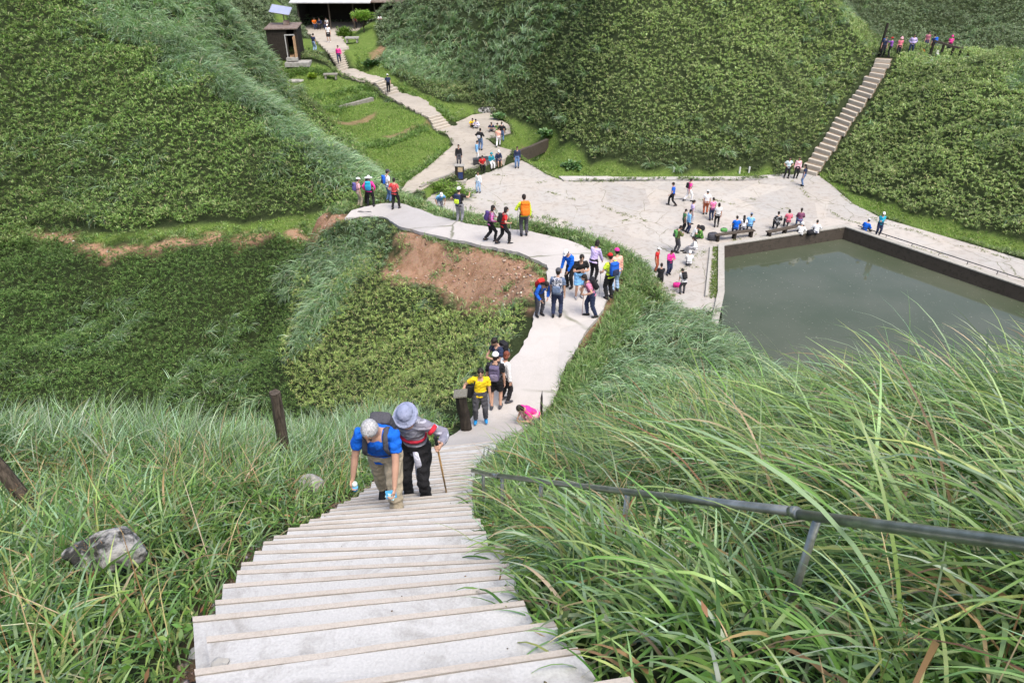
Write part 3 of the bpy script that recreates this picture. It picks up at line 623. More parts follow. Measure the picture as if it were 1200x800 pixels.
def person(loc, face, h, pose, top, bottom, hair='short', hat=None, lod=2, sleeves='short', legs='long', shoes='black', haircol='hairblack', skin=SKIN, label='', group=None, over=None, topk=None, botk=None, female=False, pack=None, hatcol='white'):
    P = dict(POSE[pose] if isinstance(pose, str) else pose); P.update(over or {}); s = h/1.68; seed = int(abs(loc[0]*37+loc[1]*11)*7) % 97
    root = empty('person', loc, -math.radians(face), label, 'person', group)
    pel = Vector((P.get('pelx', 0), P.get('pely', 0), P.get('pel', .90))); lean = math.radians(P.get('lean', 3)); sl = math.radians(P.get('side', 0)); hp = math.radians(P.get('head', 8)); hy = math.radians(P.get('yaw', 0))
    RT = Matrix.Rotation(-lean, 3, 'X') @ Matrix.Rotation(sl, 3, 'Y'); X = RT @ Vector((1, 0, 0)); Yv = RT @ Vector((0, 1, 0)); Z = RT @ Vector((0, 0, 1))
    bw = .92 if female else 1.0
    waist = pel+Z*.17+Yv*-.01; chest = pel+Z*.36-Yv*(.015); nb = pel+Z*.50-Yv*.01
    RH = Matrix.Rotation(hy, 3, 'Z') @ Matrix.Rotation(-hp, 3, 'X'); hz = RH @ Vector((0, 0, 1)); hyv = RH @ Vector((0, 1, 0)); hx = RH @ Vector((1, 0, 0))
    nk = nb+(Z*.6+hz*.4).normalized()*.085+hyv*.01; hc = nk+hz*.105+hyv*.02
    v = {0: .014, 1: .019, 2: .03}[lod]; ns = {0: 12, 1: 10, 2: 8}[lod]
    body = MB(); shirt = MB(); trs = MB(); e = {0: .012, 1: .014, 2: .018}[lod]
    side = X
    def torso(mb, g, lowz=-.06, top_=.49, flare=0.0):
        pts = [pel+Z*lowz, pel+Z*.05, waist, chest, pel+Z*.44-Yv*.01, pel+Z*top_]
        mb.tube(pts, [(.155+g+flare)*1, .158*1+g, (.138 if not female else .122)+g, .165*bw+g, .168*bw+g, .09*bw+g*.6], [.105+g+flare*.7, .11+g, .095+g, .112+g, .10+g, .062+g*.6], n=ns+4, side=side)
    torso(body, 0)
    body.tube([nb-Z*.05, nb+Z*.03, nk, nk+hz*.03], [.062, .052, .048, .05], n=ns)
    body.ball(hc, (.074, .092, .112), 12, 9, RH); body.ball(hc-hz*.055+hyv*.022, (.054, .066, .058), 10, 7, RH)
    if lod < 2:
        body.tube([hc+hyv*.088+hz*.012, hc+hyv*.108-hz*.022, hc+hyv*.09-hz*.034], [.010, .017, .012], n=6)
        for q in (1, -1): body.ball(hc+hx*.074*q-hz*.004-hyv*.005, (.012, .02, .032), 6, 5, RH)
    hands = P.get('hands', ((.235, .03, .80), (-.235, .03, .80))); feet = P.get('feet', ((.10, .0), (-.10, .0))); fingers = MB(); hinfo = []
    for q in (1, -1):
        i = 0 if q > 0 else 1; sh = pel+Z*.445+X*(.178*bw*q)-Yv*.01; tgt = Vector(hands[i]); el, wr = ik(sh, tgt, .285, .25, P.get('elb', ((.7, -.6, -.4), (-.7, -.6, -.4)))[i]); fd = (wr-el).normalized()
        body.tube([pel+Z*.43+X*.08*q, sh, sh+(el-sh)*.35, el, el+(wr-el)*.3, wr, wr+fd*.02], [.06, .056, .047, .038, .039, .026, .025], n=ns)
        inn = Vector((-q, .25, 0)); pn = (inn-fd*inn.dot(fd)).normalized(); sd = fd.cross(pn).normalized(); R = Matrix((sd, pn, fd)).transposed()
        pc = wr+fd*.055; body.ball(pc, (.042, .019, .055), 8, 6, R)
        cu = math.radians(P.get('curl', (35, 35))[i]); th_side = sd if sd.dot(Vector((0, 1, .2))) > 0 else -sd
        for k, (off, ln) in enumerate(((.030, .072), (.010, .08), (-.010, .074), (-.030, .058))):
            b0 = pc+th_side*off+fd*.035; d1 = (fd*math.cos(cu*.5)+pn*math.sin(cu*.5)); d2 = (fd*math.cos(cu*1.4)+pn*math.sin(cu*1.4)); b1 = b0+d1*(ln*.55); b2 = b1+d2*(ln*.5)
            fingers.tube([b0, b1, b2], [.0095, .0085, .006], n=5 if lod else 7)
        tb = pc+th_side*.032-fd*.03; td = (th_side*.75+fd*.6+pn*.3).normalized(); t1 = tb+td*.04; fingers.tube([tb, t1, t1+(fd*.8+pn*.5).normalized()*.032], [.012, .010, .007], n=5 if lod else 7)
        hinfo.append((pc, fd, pn, th_side))
        # sleeve
        if sleeves != 'none':
            g = e; pts = [pel+Z*.435+X*.07*q, sh+Z*.002, sh+(el-sh)*.3, sh+(el-sh)*(.62 if sleeves == 'short' else .95)]; rr = [.066+g, .060+g, .053+g, .052+g]
            if sleeves == 'long': pts += [el+(wr-el)*.3, wr-fd*.01]; rr[-1] = .045+g; rr += [.043+g, .034+g]
            shirt.tube(pts, rr, n=ns)
    hasskirt = legs == 'skirt'; fl = []
    for q in (1, -1):
        i = 0 if q > 0 else 1; ft = feet[i]; an = Vector((ft[0], ft[1]-.03, ft[2] if len(ft) > 2 else .085)); hip = pel+X*(.088*q)-Z*.02
        kn, an = ik(hip, an, .425, .405, P.get('knee', ((.12, 1, .1), (-.12, 1, .1)))[i])
        body.tube([hip+Z*.03, hip+(kn-hip)*.3, kn, kn+(an-kn)*.3, an, an-Vector((0, 0, .03))], [.082, .078, .052, .052, .034, .034], n=ns)
        d = Vector((0, 1, 0)); out = Vector((.12*q, 1, -.0)).normalized(); pitch = P.get('toe', (0, 0))[i]; out = (out*math.cos(math.radians(pitch))-Vector((0, 0, 1))*math.sin(math.radians(pitch))).normalized()
        body.tube([an-out*.04-Vector((0, 0, .045)), an+out*.07-Vector((0, 0, .05)), an+out*.14-Vector((0, 0, .058))], [.03, .034, .022], [.026, .024, .016], n=ns, side=(1, 0, 0))
        g = e*1.15
        if legs in ('long', 'tight'):
            gg = g if legs == 'long' else g*.6
            trs.tube([hip+Z*.05, hip+(kn-hip)*.3, kn, kn+(an-kn)*.4, an+(kn-an)*.07], [.090+gg, .084+gg, .062+gg, .056+gg, (.046 if legs == 'long' else .038)+gg], n=ns)
        elif legs == 'shorts': trs.tube([hip+Z*.05, hip+(kn-hip)*.3, hip+(kn-hip)*.82], [.092+g, .092+g, .088+g], n=ns)
        fl.append((an, out, kn, hip))
    if hasskirt: trs.tube([pel+Z*.10, pel-Z*.02, pel-Vector((0, 0, .32))], [.16+e, .175+e, .24], [.12+e, .13+e, .19], n=14, side=side)
    else: trs.tube([pel+Z*.12, pel+Z*.03, pel-Z*.07, pel-Z*.12], [.152+e, .166+e, .15+e, .09+e], [.105+e, .122+e, .11+e, .07+e], n=ns+4, side=side)
    torso(shirt, e+.006, P.get('hem', -.06), .475, .012)
    def fin(name, mb, m, sm=2, wr=0.0, extra=None):
        vv, ff = remesh(mb, v, sm, wr, seed); o = MB(); o.add([tuple(p) for p in vv*s], ff, 0)
        if extra:
            for ex, mi in extra: o.add([tuple(Vector(p)*s) for p in ex.v], ex.f, mi)
        return o.build(name, m, root, smooth=True)
    eyes = MB(); lips = MB()
    for q in (1, -1):
        eyes.ball(hc+hx*.030*q+hyv*(.083 if lod < 2 else .086)+hz*.006, (.013, .010, .008), 6, 5, RH); eyes.tube([hc+hx*.014*q+hyv*.09+hz*.028, hc+hx*.044*q+hyv*.078+hz*.03], .004, n=4)
    lips.ball(hc+hyv*.086-hz*.058, (.022, .008, .007), 6, 4, RH)
    if lod == 2: fingers.tube([hc+hyv*.085+hz*.01, hc+hyv*.106-hz*.024], [.009, .014], n=5)
    ms = cmat(skin, .6, 'skin'); b = fin('body', body, [ms, M_EYE, M_LIP], 1 if lod == 0 else 1, 0, [(fingers, 0), (eyes, 1), (lips, 2)])
    fin('shirt', shirt, cmat(C_(top), .85, *(topk or ())), 2, .009 if lod < 2 else .006)
    fin({'shorts': 'shorts', 'skirt': 'skirt'}.get(legs, 'trousers'), trs, cmat(C_(bottom), .85, *(botk or ())), 2, .010 if lod < 2 else .005)
    for (an, out, kn, hip) in fl:
        sh_ = MB(); up_ = Vector((0, 0, 1)); nrm = (up_-out*up_.dot(out)).normalized(); sdv = out.cross(nrm); R = Matrix((sdv, out, nrm)).transposed()
        sh_.ball(an+out*.045-nrm*.042, (.047, .14, .045), 10, 7, R); sh_.ball(an-out*.02-nrm*.015, (.042, .052, .052), 8, 6, R)
        mb = MB(); mb.add([tuple(p*s) for p in map(Vector, sh_.v)], sh_.f); so = mb.build('shoe', cmat(C_(shoes), .6), root, smooth=True)
    # hair
    hm = cmat(C_(haircol), .5, 'hair', tuple(min(1, c*1.8+.01) for c in C_(haircol))); hb = MB()
    if hair != 'bald':
        Rb = RH @ Matrix.Rotation(math.radians(28), 3, 'X'); hb.ball(hc-hyv*.014+hz*.022, (.083, .096, .106), 14, 8, Rb, z0=-.25, z1=1)
        hb.ball(hc-hyv*.040-hz*.015, (.074, .066, .085), 12, 8, RH)
        if hair == 'bob': hb.tube([hc-hyv*.02+hz*.02, hc-hyv*.035-hz*.07, hc-hyv*.04-hz*.12], [.086, .092, .075], [.07, .07, .055], n=12, side=hx)
        if hair == 'long': hb.tube([hc-hyv*.03, hc-hyv*.06-hz*.10, nb-Yv*.10-Z*.02, nb-Yv*.125-Z*.16, nb-Yv*.12-Z*.22], [.08, .085, .09, .07, .03], [.06, .05, .035, .03, .015], n=10, side=hx)
        if hair == 'pony': hb.tube([hc-hyv*.09+hz*.03, hc-hyv*.135, hc-hyv*.13-hz*.10, hc-hyv*.11-hz*.17], [.02, .034, .03, .01], n=8)
        mb = MB(); mb.add([tuple(Vector(p)*s) for p in hb.v], hb.f); mb.build('hair', hm, root, smooth=True)
    if hat:
        hb = MB(); hm = cmat(C_(hatcol), .8); c0 = hc+hz*.035-hyv*.008; n_ = 16
        if hat in ('cap', 'visor'):
            hb.ball(c0, (.090, .108, .098), n_, 6, RH, z0=.0, z1=1); a = [c0+hx*(.08*math.sin(t))+hyv*(.085+.085*math.cos(t))*(1 if True else 1)+hz*(.004-.012*math.cos(t)) for t in np.linspace(-1.35, 1.35, 9)]
            a += [c0+hx*(.085*math.sin(t))+hyv*.09*math.cos(t)+hz*.008 for t in np.linspace(1.35, -1.35, 9)]; k = len(a); hb.add(a+[p+hz*.006 for p in a], [tuple(range(k-1, -1, -1)), tuple(range(k, 2*k))]+[(i, (i+1) % k, k+(i+1) % k, k+i) for i in range(k)])
        elif hat == 'beanie': hb.ball(c0-hz*.01, (.092, .106, .108), n_, 6, RH, z0=-.1, z1=1)
        elif hat == 'hood': hb.ball(hc-hyv*.022+hz*.01, (.108, .112, .128), n_, 8, RH @ Matrix.Rotation(math.radians(35), 3, 'X'), z0=-.45, z1=1)
        else:
            br = .05 if hat == 'bucket' else .12; dz = .055 if hat == 'bucket' else .03; vs = []; rows = [(0, -.0), (.4, -dz*.4), (1, -dz)]
            hb.ball(c0, (.092, .108, .10), n_, 6, RH, z0=.0, z1=1)
            for th_ in (0, .006):
                for t, z_ in rows:
                    for j in range(20):
                        a = 2*math.pi*j/20; vs.append(c0+hx*((.091+br*t)*math.cos(a))+hyv*((.107+br*t)*math.sin(a))+hz*(z_+th_+.006*math.sin(3*a)*t))
            fs = []
            for o_, fl_ in ((0, 0), (60, 1)):
                for i in range(2):
                    for j in range(20): f = (o_+i*20+j, o_+i*20+(j+1) % 20, o_+(i+1)*20+(j+1) % 20, o_+(i+1)*20+j); fs.append(f if fl_ else f[::-1])
            for j in range(20): fs.append((40+j, 40+(j+1) % 20, 100+(j+1) % 20, 100+j))
            hb.add(vs, fs)
        mb = MB(); mb.add([tuple(Vector(p)*s) for p in hb.v], hb.f); mb.build('hat', hm, root, smooth=True)
    info = dict(root=root, X=X, Y=Yv, Z=Z, pel=pel, hands=hinfo, s=s, loc=Vector(loc), rz=-math.radians(face), nb=nb, sh=[pel+Z*.445+X*.178*q for q in (1, -1)])
    if pack: backpack(info, **pack)
    return info
def sbox(mb, c, r, R, p=.45, n=16, m=8, mi=0):
    """rounded box"""
    f = lambda a: math.copysign(abs(a)**p, a); vs = []; fs = []; c = Vector(c)
    for i in range(m+1):
        ph = -math.pi/2+math.pi*i/m
        for j in range(n):
            a = 2*math.pi*j/n+.001; q = max(f(math.cos(ph)), .0); vs.append(c+R @ Vector((r[0]*q*f(math.cos(a)), r[1]*q*f(math.sin(a)), r[2]*f(math.sin(ph)))))
    for i in range(m):
        for j in range(n): fs.append((i*n+j, i*n+(j+1) % n, (i+1)*n+(j+1) % n, (i+1)*n+j))
    mb.add(vs, fs, mi)
def to_world(info, p): return info['loc']+Matrix.Rotation(info['rz'], 3, 'Z') @ (Vector(p)*info['s'])
def backpack(info, col='black', col2=None, size=1.0, label='', group=None, kind=None, c2=None, low=0.0, side=None, straps=True):
    X, Y, Z, pel, s = info['X'], info['Y'], info['Z'], info['pel'], info['s']; R = Matrix((X, Y, Z)).transposed(); w, d, h = .15*size, .085*size, .22*size
    c = pel+Z*(.30-low)-Y*(.125+d) if side is None else pel+X*side*.24+Z*.05
    base = c-Z*h; root = empty('backpack', to_world(info, base), info['rz'], label, 'backpack', group or 'backpacks worn by the hikers')
    def put(name, mb, m): q = MB(); q.add([tuple((Vector(p)-base)*s) for p in mb.v], mb.f); return q.build(name, m, root, smooth=True)
    m = cmat(C_(col), .75, kind, C_(c2) if c2 else None); m2 = cmat(C_(col2 or 'charcoal'), .75)
    b = MB(); sbox(b, c, (w, d, h), R); put('pack_body', b, m)
    b = MB(); sbox(b, c-Y*d*.95-Z*h*.35, (w*.8, d*.42, h*.5), R); put('pocket', b, m2 if col2 else m)
    b = MB(); sbox(b, c+Z*h*.86-Y*d*.1, (w*.92, d*1.02, h*.25), R); put('flap', b, m)
    if straps and side is None:
        for q in (1, -1):
            x = X*(.10*q); b = MB(); b.tube([c+Z*h*.8+Y*d*.8+x, pel+Z*.505+x-Y*.05, pel+Z*.505+x+Y*.04, pel+Z*.42+x*1.05+Y*.135, pel+Z*.30+x*1.25+Y*.14, pel+Z*.20+x*1.6+Y*.06, c-Z*h*.6+Y*d*.8+x*1.2], .027, .009, n=6, side=X); put('strap', b, m2 if not col2 else cmat(C_('charcoal'), .75))
    return root
def walking_stick(info, hand, tip, col, label, grip='black', r=.011, top=.14, group='walking sticks of the hikers'):
    """from above the grip down to its tip on the ground (world)"""
    pc, fd, pn, ts = info['hands'][hand]; g = to_world(info, pc+pn*.028); tip = Vector(tip); d = (g-tip).normalized(); a = g+d*top
    root = empty('walking_stick', tip, 0, label, 'walking stick', group); b = MB(); b.tube([Vector((0, 0, 0)), (g-tip)-d*.06], [r*.8, r], n=8); b.build('shaft', cmat(C_(col), .5), root, True)
    b = MB(); b.tube([(g-tip)-d*.07, (g-tip), (a-tip)-d*.01, a-tip], [r*1.5, r*1.35, r*1.5, r*1.1], n=8); b.build('grip', cmat(C_(grip), .7), root, True); return root

def surf(x, y):
    for poly, z in TREADS:
        if in_poly(np.array([x]), np.array([y]), poly)[0]: return float(z)
    a = np.array([x]); b = np.array([y])
    for k, (L, R, m, f) in enumerate(RIBS):
        M = (L+R)/2; d, p = seg_dist(a, b, M); hw = np.interp(p, np.arange(len(M)), np.linalg.norm((R-L)[:, :2], axis=1)/2)
        if d[0] < hw[0]+.05: return float(np.interp(p[0], np.arange(len(M)), M[:, 2]))+.02
    if in_poly(a, b, TERR)[0]: return TZ
    h = float(H(a, b)[0])
    if in_poly(a, b, PLAZA)[0] and h < .3: return .02
    return h
def stand_at(u, v, z=None):
    if z is not None: return tuple(atz(u, v, z))
    p = hit(u, v)
    for _ in range(4):
        z = surf(p[0], p[1]); q = atz(u, v, z)
        if np.hypot(q[0]-p[0], q[1]-p[1]) < .01: break
        p = q
    return (float(q[0]), float(q[1]), surf(q[0], q[1]) if abs(surf(q[0], q[1])-z) < .3 else z)
# ------------------------------------------------------------------ things built on the ground
def wood(name, c, c2, scale=3.0):
    m = bpy.data.materials.new(name); m.use_nodes = True; nt = m.node_tree; b = nt.nodes['Principled BSDF']; b.inputs['Roughness'].default_value = .9; b.inputs['Specular IOR Level'].default_value = .15
    tc = nt.nodes.new('ShaderNodeTexCoord').outputs['Object']; mp = nt.nodes.new('ShaderNodeMapping'); mp.inputs['Scale'].default_value = (9, 9, 1); nt.links.new(tc, mp.inputs[0])
    n = N(nt, 'ShaderNodeTexNoise', Scale=scale, Detail=9.0, Roughness=.75); nt.links.new(mp.outputs[0], n.inputs['Vector']); r = ramp(nt, [(.35, c), (.7, c2)]); nt.links.new(n.outputs['Fac'], r.inputs['Fac']); nt.links.new(r.outputs['Color'], b.inputs['Base Color'])
    bp = N(nt, 'ShaderNodeBump', Strength=.9, Distance=.015); nt.links.new(n.outputs['Fac'], bp.inputs['Height']); nt.links.new(bp.outputs['Normal'], b.inputs['Normal']); return m
M_OLDWOOD = wood('weathered wood', (.022, .018, .014), (.16, .13, .10)); M_DARKWOOD = wood('dark wood', (.015, .013, .011), (.06, .05, .04)); M_LICHEN = wood('lichened wood', (.05, .045, .03), (.34, .33, .28), 5)
M_STEEL = mat('dull steel tube', (.20, .215, .185), .33, spec=.5, metal=.7, col2=(.38, .39, .35), scale=7, bump=(30, .1)); M_BLACKBOX = mat('black box', (.03, .03, .035), .45, col2=(.06, .06, .06), scale=4)
M_ROOFW = mat('pale sheet roof', (.52, .52, .51), .5, col2=(.42, .42, .41), scale=2); M_ROOFR = mat('rusty felt roof', (.13, .085, .065), .9, col2=(.24, .20, .17), scale=3); M_PANEL = mat('solar glass', (.30, .33, .45), .2, spec=.6, col2=(.24, .27, .40), scale=1)
M_DOORW = wood('door frame wood', (.42, .25, .13), (.62, .42, .26)); M_STONE = mat('lichened rock', (.035, .035, .03), .95, col2=(.34, .335, .315), scale=6, bump=(11, 1.0, .08), detail=12, lo=.44, hi=.56); M_STONE2 = mat('pale stone', (.38, .37, .34), .9, col2=(.25, .24, .21), scale=4, bump=(12, .6, .03))
M_PLATE = mat('display plate', (.55, .42, .26), .5, col2=(.45, .34, .2), scale=6); M_BLUEPLATE = mat('navy plate', (.03, .05, .14), .4)
def norm_build(mb, name, m, parent=None, bevel=0.0, smooth=False):
    me = mb.mesh(name); bm = bmesh.new(); bm.from_mesh(me); bmesh.ops.recalc_face_normals(bm, faces=bm.faces)
    if bevel: bmesh.ops.bevel(bm, geom=bm.edges[:], offset=bevel, segments=2, affect='EDGES', clamp_overlap=True)
    bm.to_mesh(me); bm.free(); return link_mesh(name, me, m, parent, smooth)
def V3(u, v, z=None): return Vector(stand_at(u, v, z))

# -- handrail of steel tube beside the near stairs, top rail sections end to end, each with its posts
def tube_obj(name, pts, r, m, parent, n=14): b = MB(); b.tube(pts, r, n=n); return b.build(name, m, parent, True)
RA = Vector((1.67, .70, 17.87)); RB = Vector((1.27, 2.33, 16.44)); RC = Vector((-.14, 5.55, 13.72)); RD = Vector((-.47, 6.6, 12.84))
def rail(a, b, posts, label, r=.023):
    d = (b-a); root = empty('handrail', (a.x, a.y, a.z-1.0), 0, label, 'handrail', 'steel handrail sections beside the near stairs'); o = root.location
    e = .03*d.normalized(); tube_obj('top_rail', [a-o+e*0, a-o+d*.25+Vector((0, 0, -.004)), a-o+d*.5+Vector((0, 0, -.006)), a-o+d*.75+Vector((0, 0, -.004)), b-o], r, M_STEEL, root)
    for t in posts: p = a+d*t; g = float(H(np.array([p.x]), np.array([p.y]))[0])-.25; tube_obj('post', [p-o-Vector((0, 0, r*.9)), Vector((p.x, p.y, g))-o], r*.8, M_STEEL, root)
    for q in (a, b): c = MB(); c.tube([q-o-d.normalized()*.02, q-o+d.normalized()*.02], r*1.10, n=14); c.build('collar', M_STEEL, root, True)
rail(RA, RB, [.93], 'thick grey steel rail nearest the viewer at the lower right of the grass')
rail(RB+(RC-RB)*.006+Vector((0, 0, .012)), RC, [.36, .72, .97], 'long grey steel rail running down through the grass beside the stairs')
rail(RC+(RD-RC)*.02-Vector((0, 0, .01)), RD, [.55], 'short low end of the steel rail close to the stairs')

# -- weathered posts
def post(u, v, h, w, tilt, label, m=M_OLDWOOD, z=None, cap=None, cat='post', rz=.3, sink=.3):
    p = V3(u, v, z); root = empty('wooden_post', p, 0, label, cat); b = MB(); R = Matrix.Rotation(tilt[0], 3, 'X') @ Matrix.Rotation(tilt[1], 3, 'Y'); n = 9; k = 8; rr = random.Random(int(u))
    vs = []
    for i in range(k+1):
        t = i/k
        for j in range(n):
            a = 2*math.pi*j/n+rz; q = w*(.5+.06*rr.uniform(-1, 1))*(1.0-.08*t)*(1.0+.12*abs(math.cos(2*a)))
            vs.append(R @ Vector((q*math.cos(a), q*math.sin(a), -sink+(h+sink)*t+(rr.uniform(-.05, .03)*w if i == k else 0))))
    f = [(i*n+j, i*n+(j+1) % n, (i+1)*n+(j+1) % n, (i+1)*n+j) for i in range(k) for j in range(n)]+[tuple(range(n-1, -1, -1)), tuple(k*n+j for j in range(n))]
    b.add(vs, f); b.build('shaft', m, root, False)
    if cap: c = MB(); c.add([R @ Vector((x*w*.62, y*w*.62, zz)) for zz in (h+.002, h+.045) for x, y in ((-1, -1), (1, -1), (1, 1), (-1, 1))], [(0, 3, 2, 1), (4, 5, 6, 7), (0, 1, 5, 4), (1, 2, 6, 5), (2, 3, 7, 6), (3, 0, 4, 7)]); norm_build(c, 'cap', cap, root, .008)
    return root
post(338, 556, 1.72, .17, (-.02, .03), 'square weathered wooden post leaning left in the tall grass')
post(48, 606, 1.7, .14, (-.05, -.30), 'dark rotten timber leaning left at the left frame edge', rz=.1)
post(-2, 560, 1.6, .2, (.0, .06), 'thick dark stump half hidden in grass at the far left edge', m=M_DARKWOOD)
post(546, 499, .98, .27, (0, -.10), 'black charred looking post on which the man in yellow rests his hand', m=M_DARKWOOD, cap=M_LICHEN)
post(430, 240, 1.45, .22, (0, .12), 'tall dark post between the two leftmost hikers', m=M_DARKWOOD)
b = MB(); b.tube([(0, 0, 0), (.0, 0, .75), (.01, 0, .98)], [.04, .03, .004], n=8); o = b.build('marker_spike', M_BLACKBOX, None, True); o.location = V3(634, 493); tag(o, 'thin dark pointed stake beside the child in pink', 'stake')
# -- rocks
def rock(u, v, size, label, seed, m=M_STONE, z=None, lift=.0, rz=0):
    p = V3(u, v, z); bm = bmesh.new(); bmesh.ops.create_icosphere(bm, subdivisions=4, radius=1); r = random.Random(seed); ph = [r.uniform(0, 6) for _ in range(9)]
    dirs = [Vector((r.gauss(0, 1), r.gauss(0, 1), r.gauss(0, 1))).normalized() for _ in range(16)]; cut = [r.uniform(.62, .9) for _ in range(16)]
    for q in bm.verts:
        d = q.co.normalized(); t = min([1.0]+[c/max(d.dot(w), .01) for w, c in zip(dirs, cut) if d.dot(w) > .3]); n_ = .05*math.sin(5*d.x+ph[0])*math.sin(6*d.y+ph[1])+.02*math.sin(17*d.x+ph[2])*math.sin(15*d.z+ph[3]); q.co = Vector((d.x*size[0], d.y*size[1], d.z*size[2]))*(t+n_)
    me = bpy.data.meshes.new('rock'); bm.to_mesh(me); bm.free(); o = link_mesh('rock', me, m, None, True); o.location = p+Vector((0, 0, lift)); o.rotation_euler = (0, 0, rz); return tag(o, label, 'rock')
rock(135, 668, (.33, .24, .17), 'large grey rock with white lichen sunk in the left bank', 12, lift=.22, rz=.2)
rock(368, 578, (.22, .14, .16), 'small pale rock in the grass left of the two climbers', 5, m=M_STONE2, lift=.16)
rock(643, 330, (.75, .55, .5), 'pale boulder set into the bank under the bend of the path', 8, m=M_STONE2, z=6.25, lift=.0)
rk = [(262, 792), (248, 768), (270, 742), (240, 745), (285, 705), (305, 678), (258, 780), (296, 690), (228, 772), (318, 662)]
for i, (u, v) in enumerate(rk):
    o = rock(u, v, (.05+.02*(i % 3), .045, .03+.01*(i % 2)), 'small loose stone in the bare earth beside the left edge of the stairs', 30+i, m=M_STONE2, lift=.01, rz=i); o.name = 'stone'; o['category'] = 'stone'; o['group'] = 'loose stones beside the stairs'

# -- benches on the plaza
def bench(a, b, label, z=.02, h=.46, w=.34, n=3):
    a, b = Vector(atz(*a, z+h)), Vector(atz(*b, z+h)); c = (a+b)/2; d = b-a; L = d.length; rz = math.atan2(d.y, d.x); root = empty('bench', (c.x, c.y, z), rz, label, 'bench', 'plain plank benches on the plaza')
    m = MB(); m.box((0, 0, h-.03), (L, w, .06)); norm_build(m, 'seat', M_OLDWOOD, root, .01)
    for i in range(n):
        m = MB(); x = -L/2+.2+(L-.4)*i/(n-1); m.box((x, 0, (h-.06)/2-.001), (.16, w*.8, h-.064)); norm_build(m, 'leg', M_DARKWOOD, root, .01)
bench((838, 275), (884, 269), 'long dark plank bench left of the others near the pond corner')
bench((899, 271.5), (941, 263), 'long dark plank bench nearer the hill stairs')
# -- loose bags on the plaza
def loose_bag(u, v, col, label, size=(.26, .2, .17), z=.02, rz=0, col2=None):
    p = V3(u, v, z); root = empty('bag', p, rz, label, 'bag'); b = MB(); sbox(b, (0, 0, size[2]), size, Matrix.Identity(3), .6, 14, 8); b.build('bag_body', cmat(C_(col), .8), root, True)
    b = MB(); b.tube([(-size[0]*.5, 0, size[2]*1.7), (-size[0]*.3, 0, size[2]*2.2), (size[0]*.3, 0, size[2]*2.2), (size[0]*.5, 0, size[2]*1.7)], .014, n=6); b.build('strap', cmat(C_(col2 or 'charcoal'), .8), root, True)
loose_bag(835, 281, 'charcoal', 'big dark rucksack lying at the left end of the left bench', (.34, .26, .24)); loose_bag(848, 271.5, 'green', 'green and black bag lying on the left bench', (.22, .14, .12), z=.48); loose_bag(949, 275, 'black', 'black bag on the ground beside the man at the pond wall', (.22, .18, .15))
loose_bag(822, 270, 'black', 'black bag standing behind the crouching figure in black and green', (.2, .15, .16)); loose_bag(793, 336, 'hotpink', 'bright red pink bag next to the stooping person', (.22, .14, .13), z=.02)
loose_bag(1101, 70, 'lime', 'yellow bag on the crest by the wooden rail', (.2, .15, .2), z=6.1)
b = MB(); b.tube([(-.5, 0, .03), (.5, .1, .03)], .014, n=6); o = b.build('walking_stick', M_BLACKBOX, None, True); o.location = V3(795, 234, .02); tag(o, 'dark walking stick lying on the plaza between the two walkers', 'walking stick')
b = MB(); b.tube([(-.45, 0, .03), (.45, .06, .03)], .012, n=6); b.tube([(-.3, .15, .03), (.5, -.05, .03)], .012, n=6); o = b.build('walking_poles', M_BLACKBOX, None, True); o.location = V3(424, 249); tag(o, 'pair of dark walking poles lying on the left end of the path', 'walking poles')
# -- display pedestal, utility cabinets
def pedestal(u, v, label):
    p = V3(u, v, .02); root = empty('display_pedestal', p, -.12, label, 'display post'); m = MB(); m.box((0, 0, .08), (1.0, .8, .16)); norm_build(m, 'base', M_COPE, root, .02)
    m = MB(); m.box((0, 0, .161+.52), (.62, .42, 1.04)); norm_build(m, 'pillar', M_DARKWOOD, root, .02); m = MB(); m.box((.1, -.222, .98), (.36, .02, .34)); norm_build(m, 'plate', M_PLATE, root, .004); m = MB(); m.box((.1, -.222, .52), (.36, .02, .5)); norm_build(m, 'panel', M_BLUEPLATE, root, .004)
    m = MB(); m.box((0, 0, 1.235), (.72, .5, .06)); norm_build(m, 'cap', M_STONE2, root, .01)
pedestal(539, 212.5, 'dark square display post with a tan and a navy plate on a pale base')
for u, v, w, l in ((559.5, 201.5, .62, 'black box shaped bin on the plaza, left of the pair below the red top'), (567, 200, .7, 'charcoal box shaped bin on the plaza, right of the pair below the red top')):
    p = V3(u, v, .02); root = empty('litter_bin', p, .15, l, 'litter bin', 'pair of bins below the terrace'); m = MB()
    m.box((0, 0, .08), (w*.8, .4, .158)); norm_build(m, 'plinth', M_BLACKBOX, root); m = MB(); m.box((0, 0, .165+.42), (w, .5, .84)); norm_build(m, 'bin_body', M_BLACKBOX if u < 560 else mat('charcoal box', (.09, .09, .095), .6, col2=(.14, .14, .14)), root, .03); m = MB(); m.box((0, 0, 1.03), (w*1.06, .54, .05)); norm_build(m, 'lid', M_BLACKBOX, root, .01)
for i, (u, v) in enumerate(((866, 205.5), (877, 205), (789, 206))):
    b = MB(); b.box((0, 0, .28), (.12, .1, .76), taper=.9); o = norm_build(b, 'marker_post', mat('white paint', (.68, .68, .66), .6, col2=(.5, .5, .48)), None, .01); o.location = V3(u, v, .0); tag(o, ['short white marker post, left of the close pair on the grass verge', 'short white marker post, right of the close pair on the grass verge', 'lone low white marker post on the verge left of the pair'][i], 'marker post', 'white marker posts on the verge')
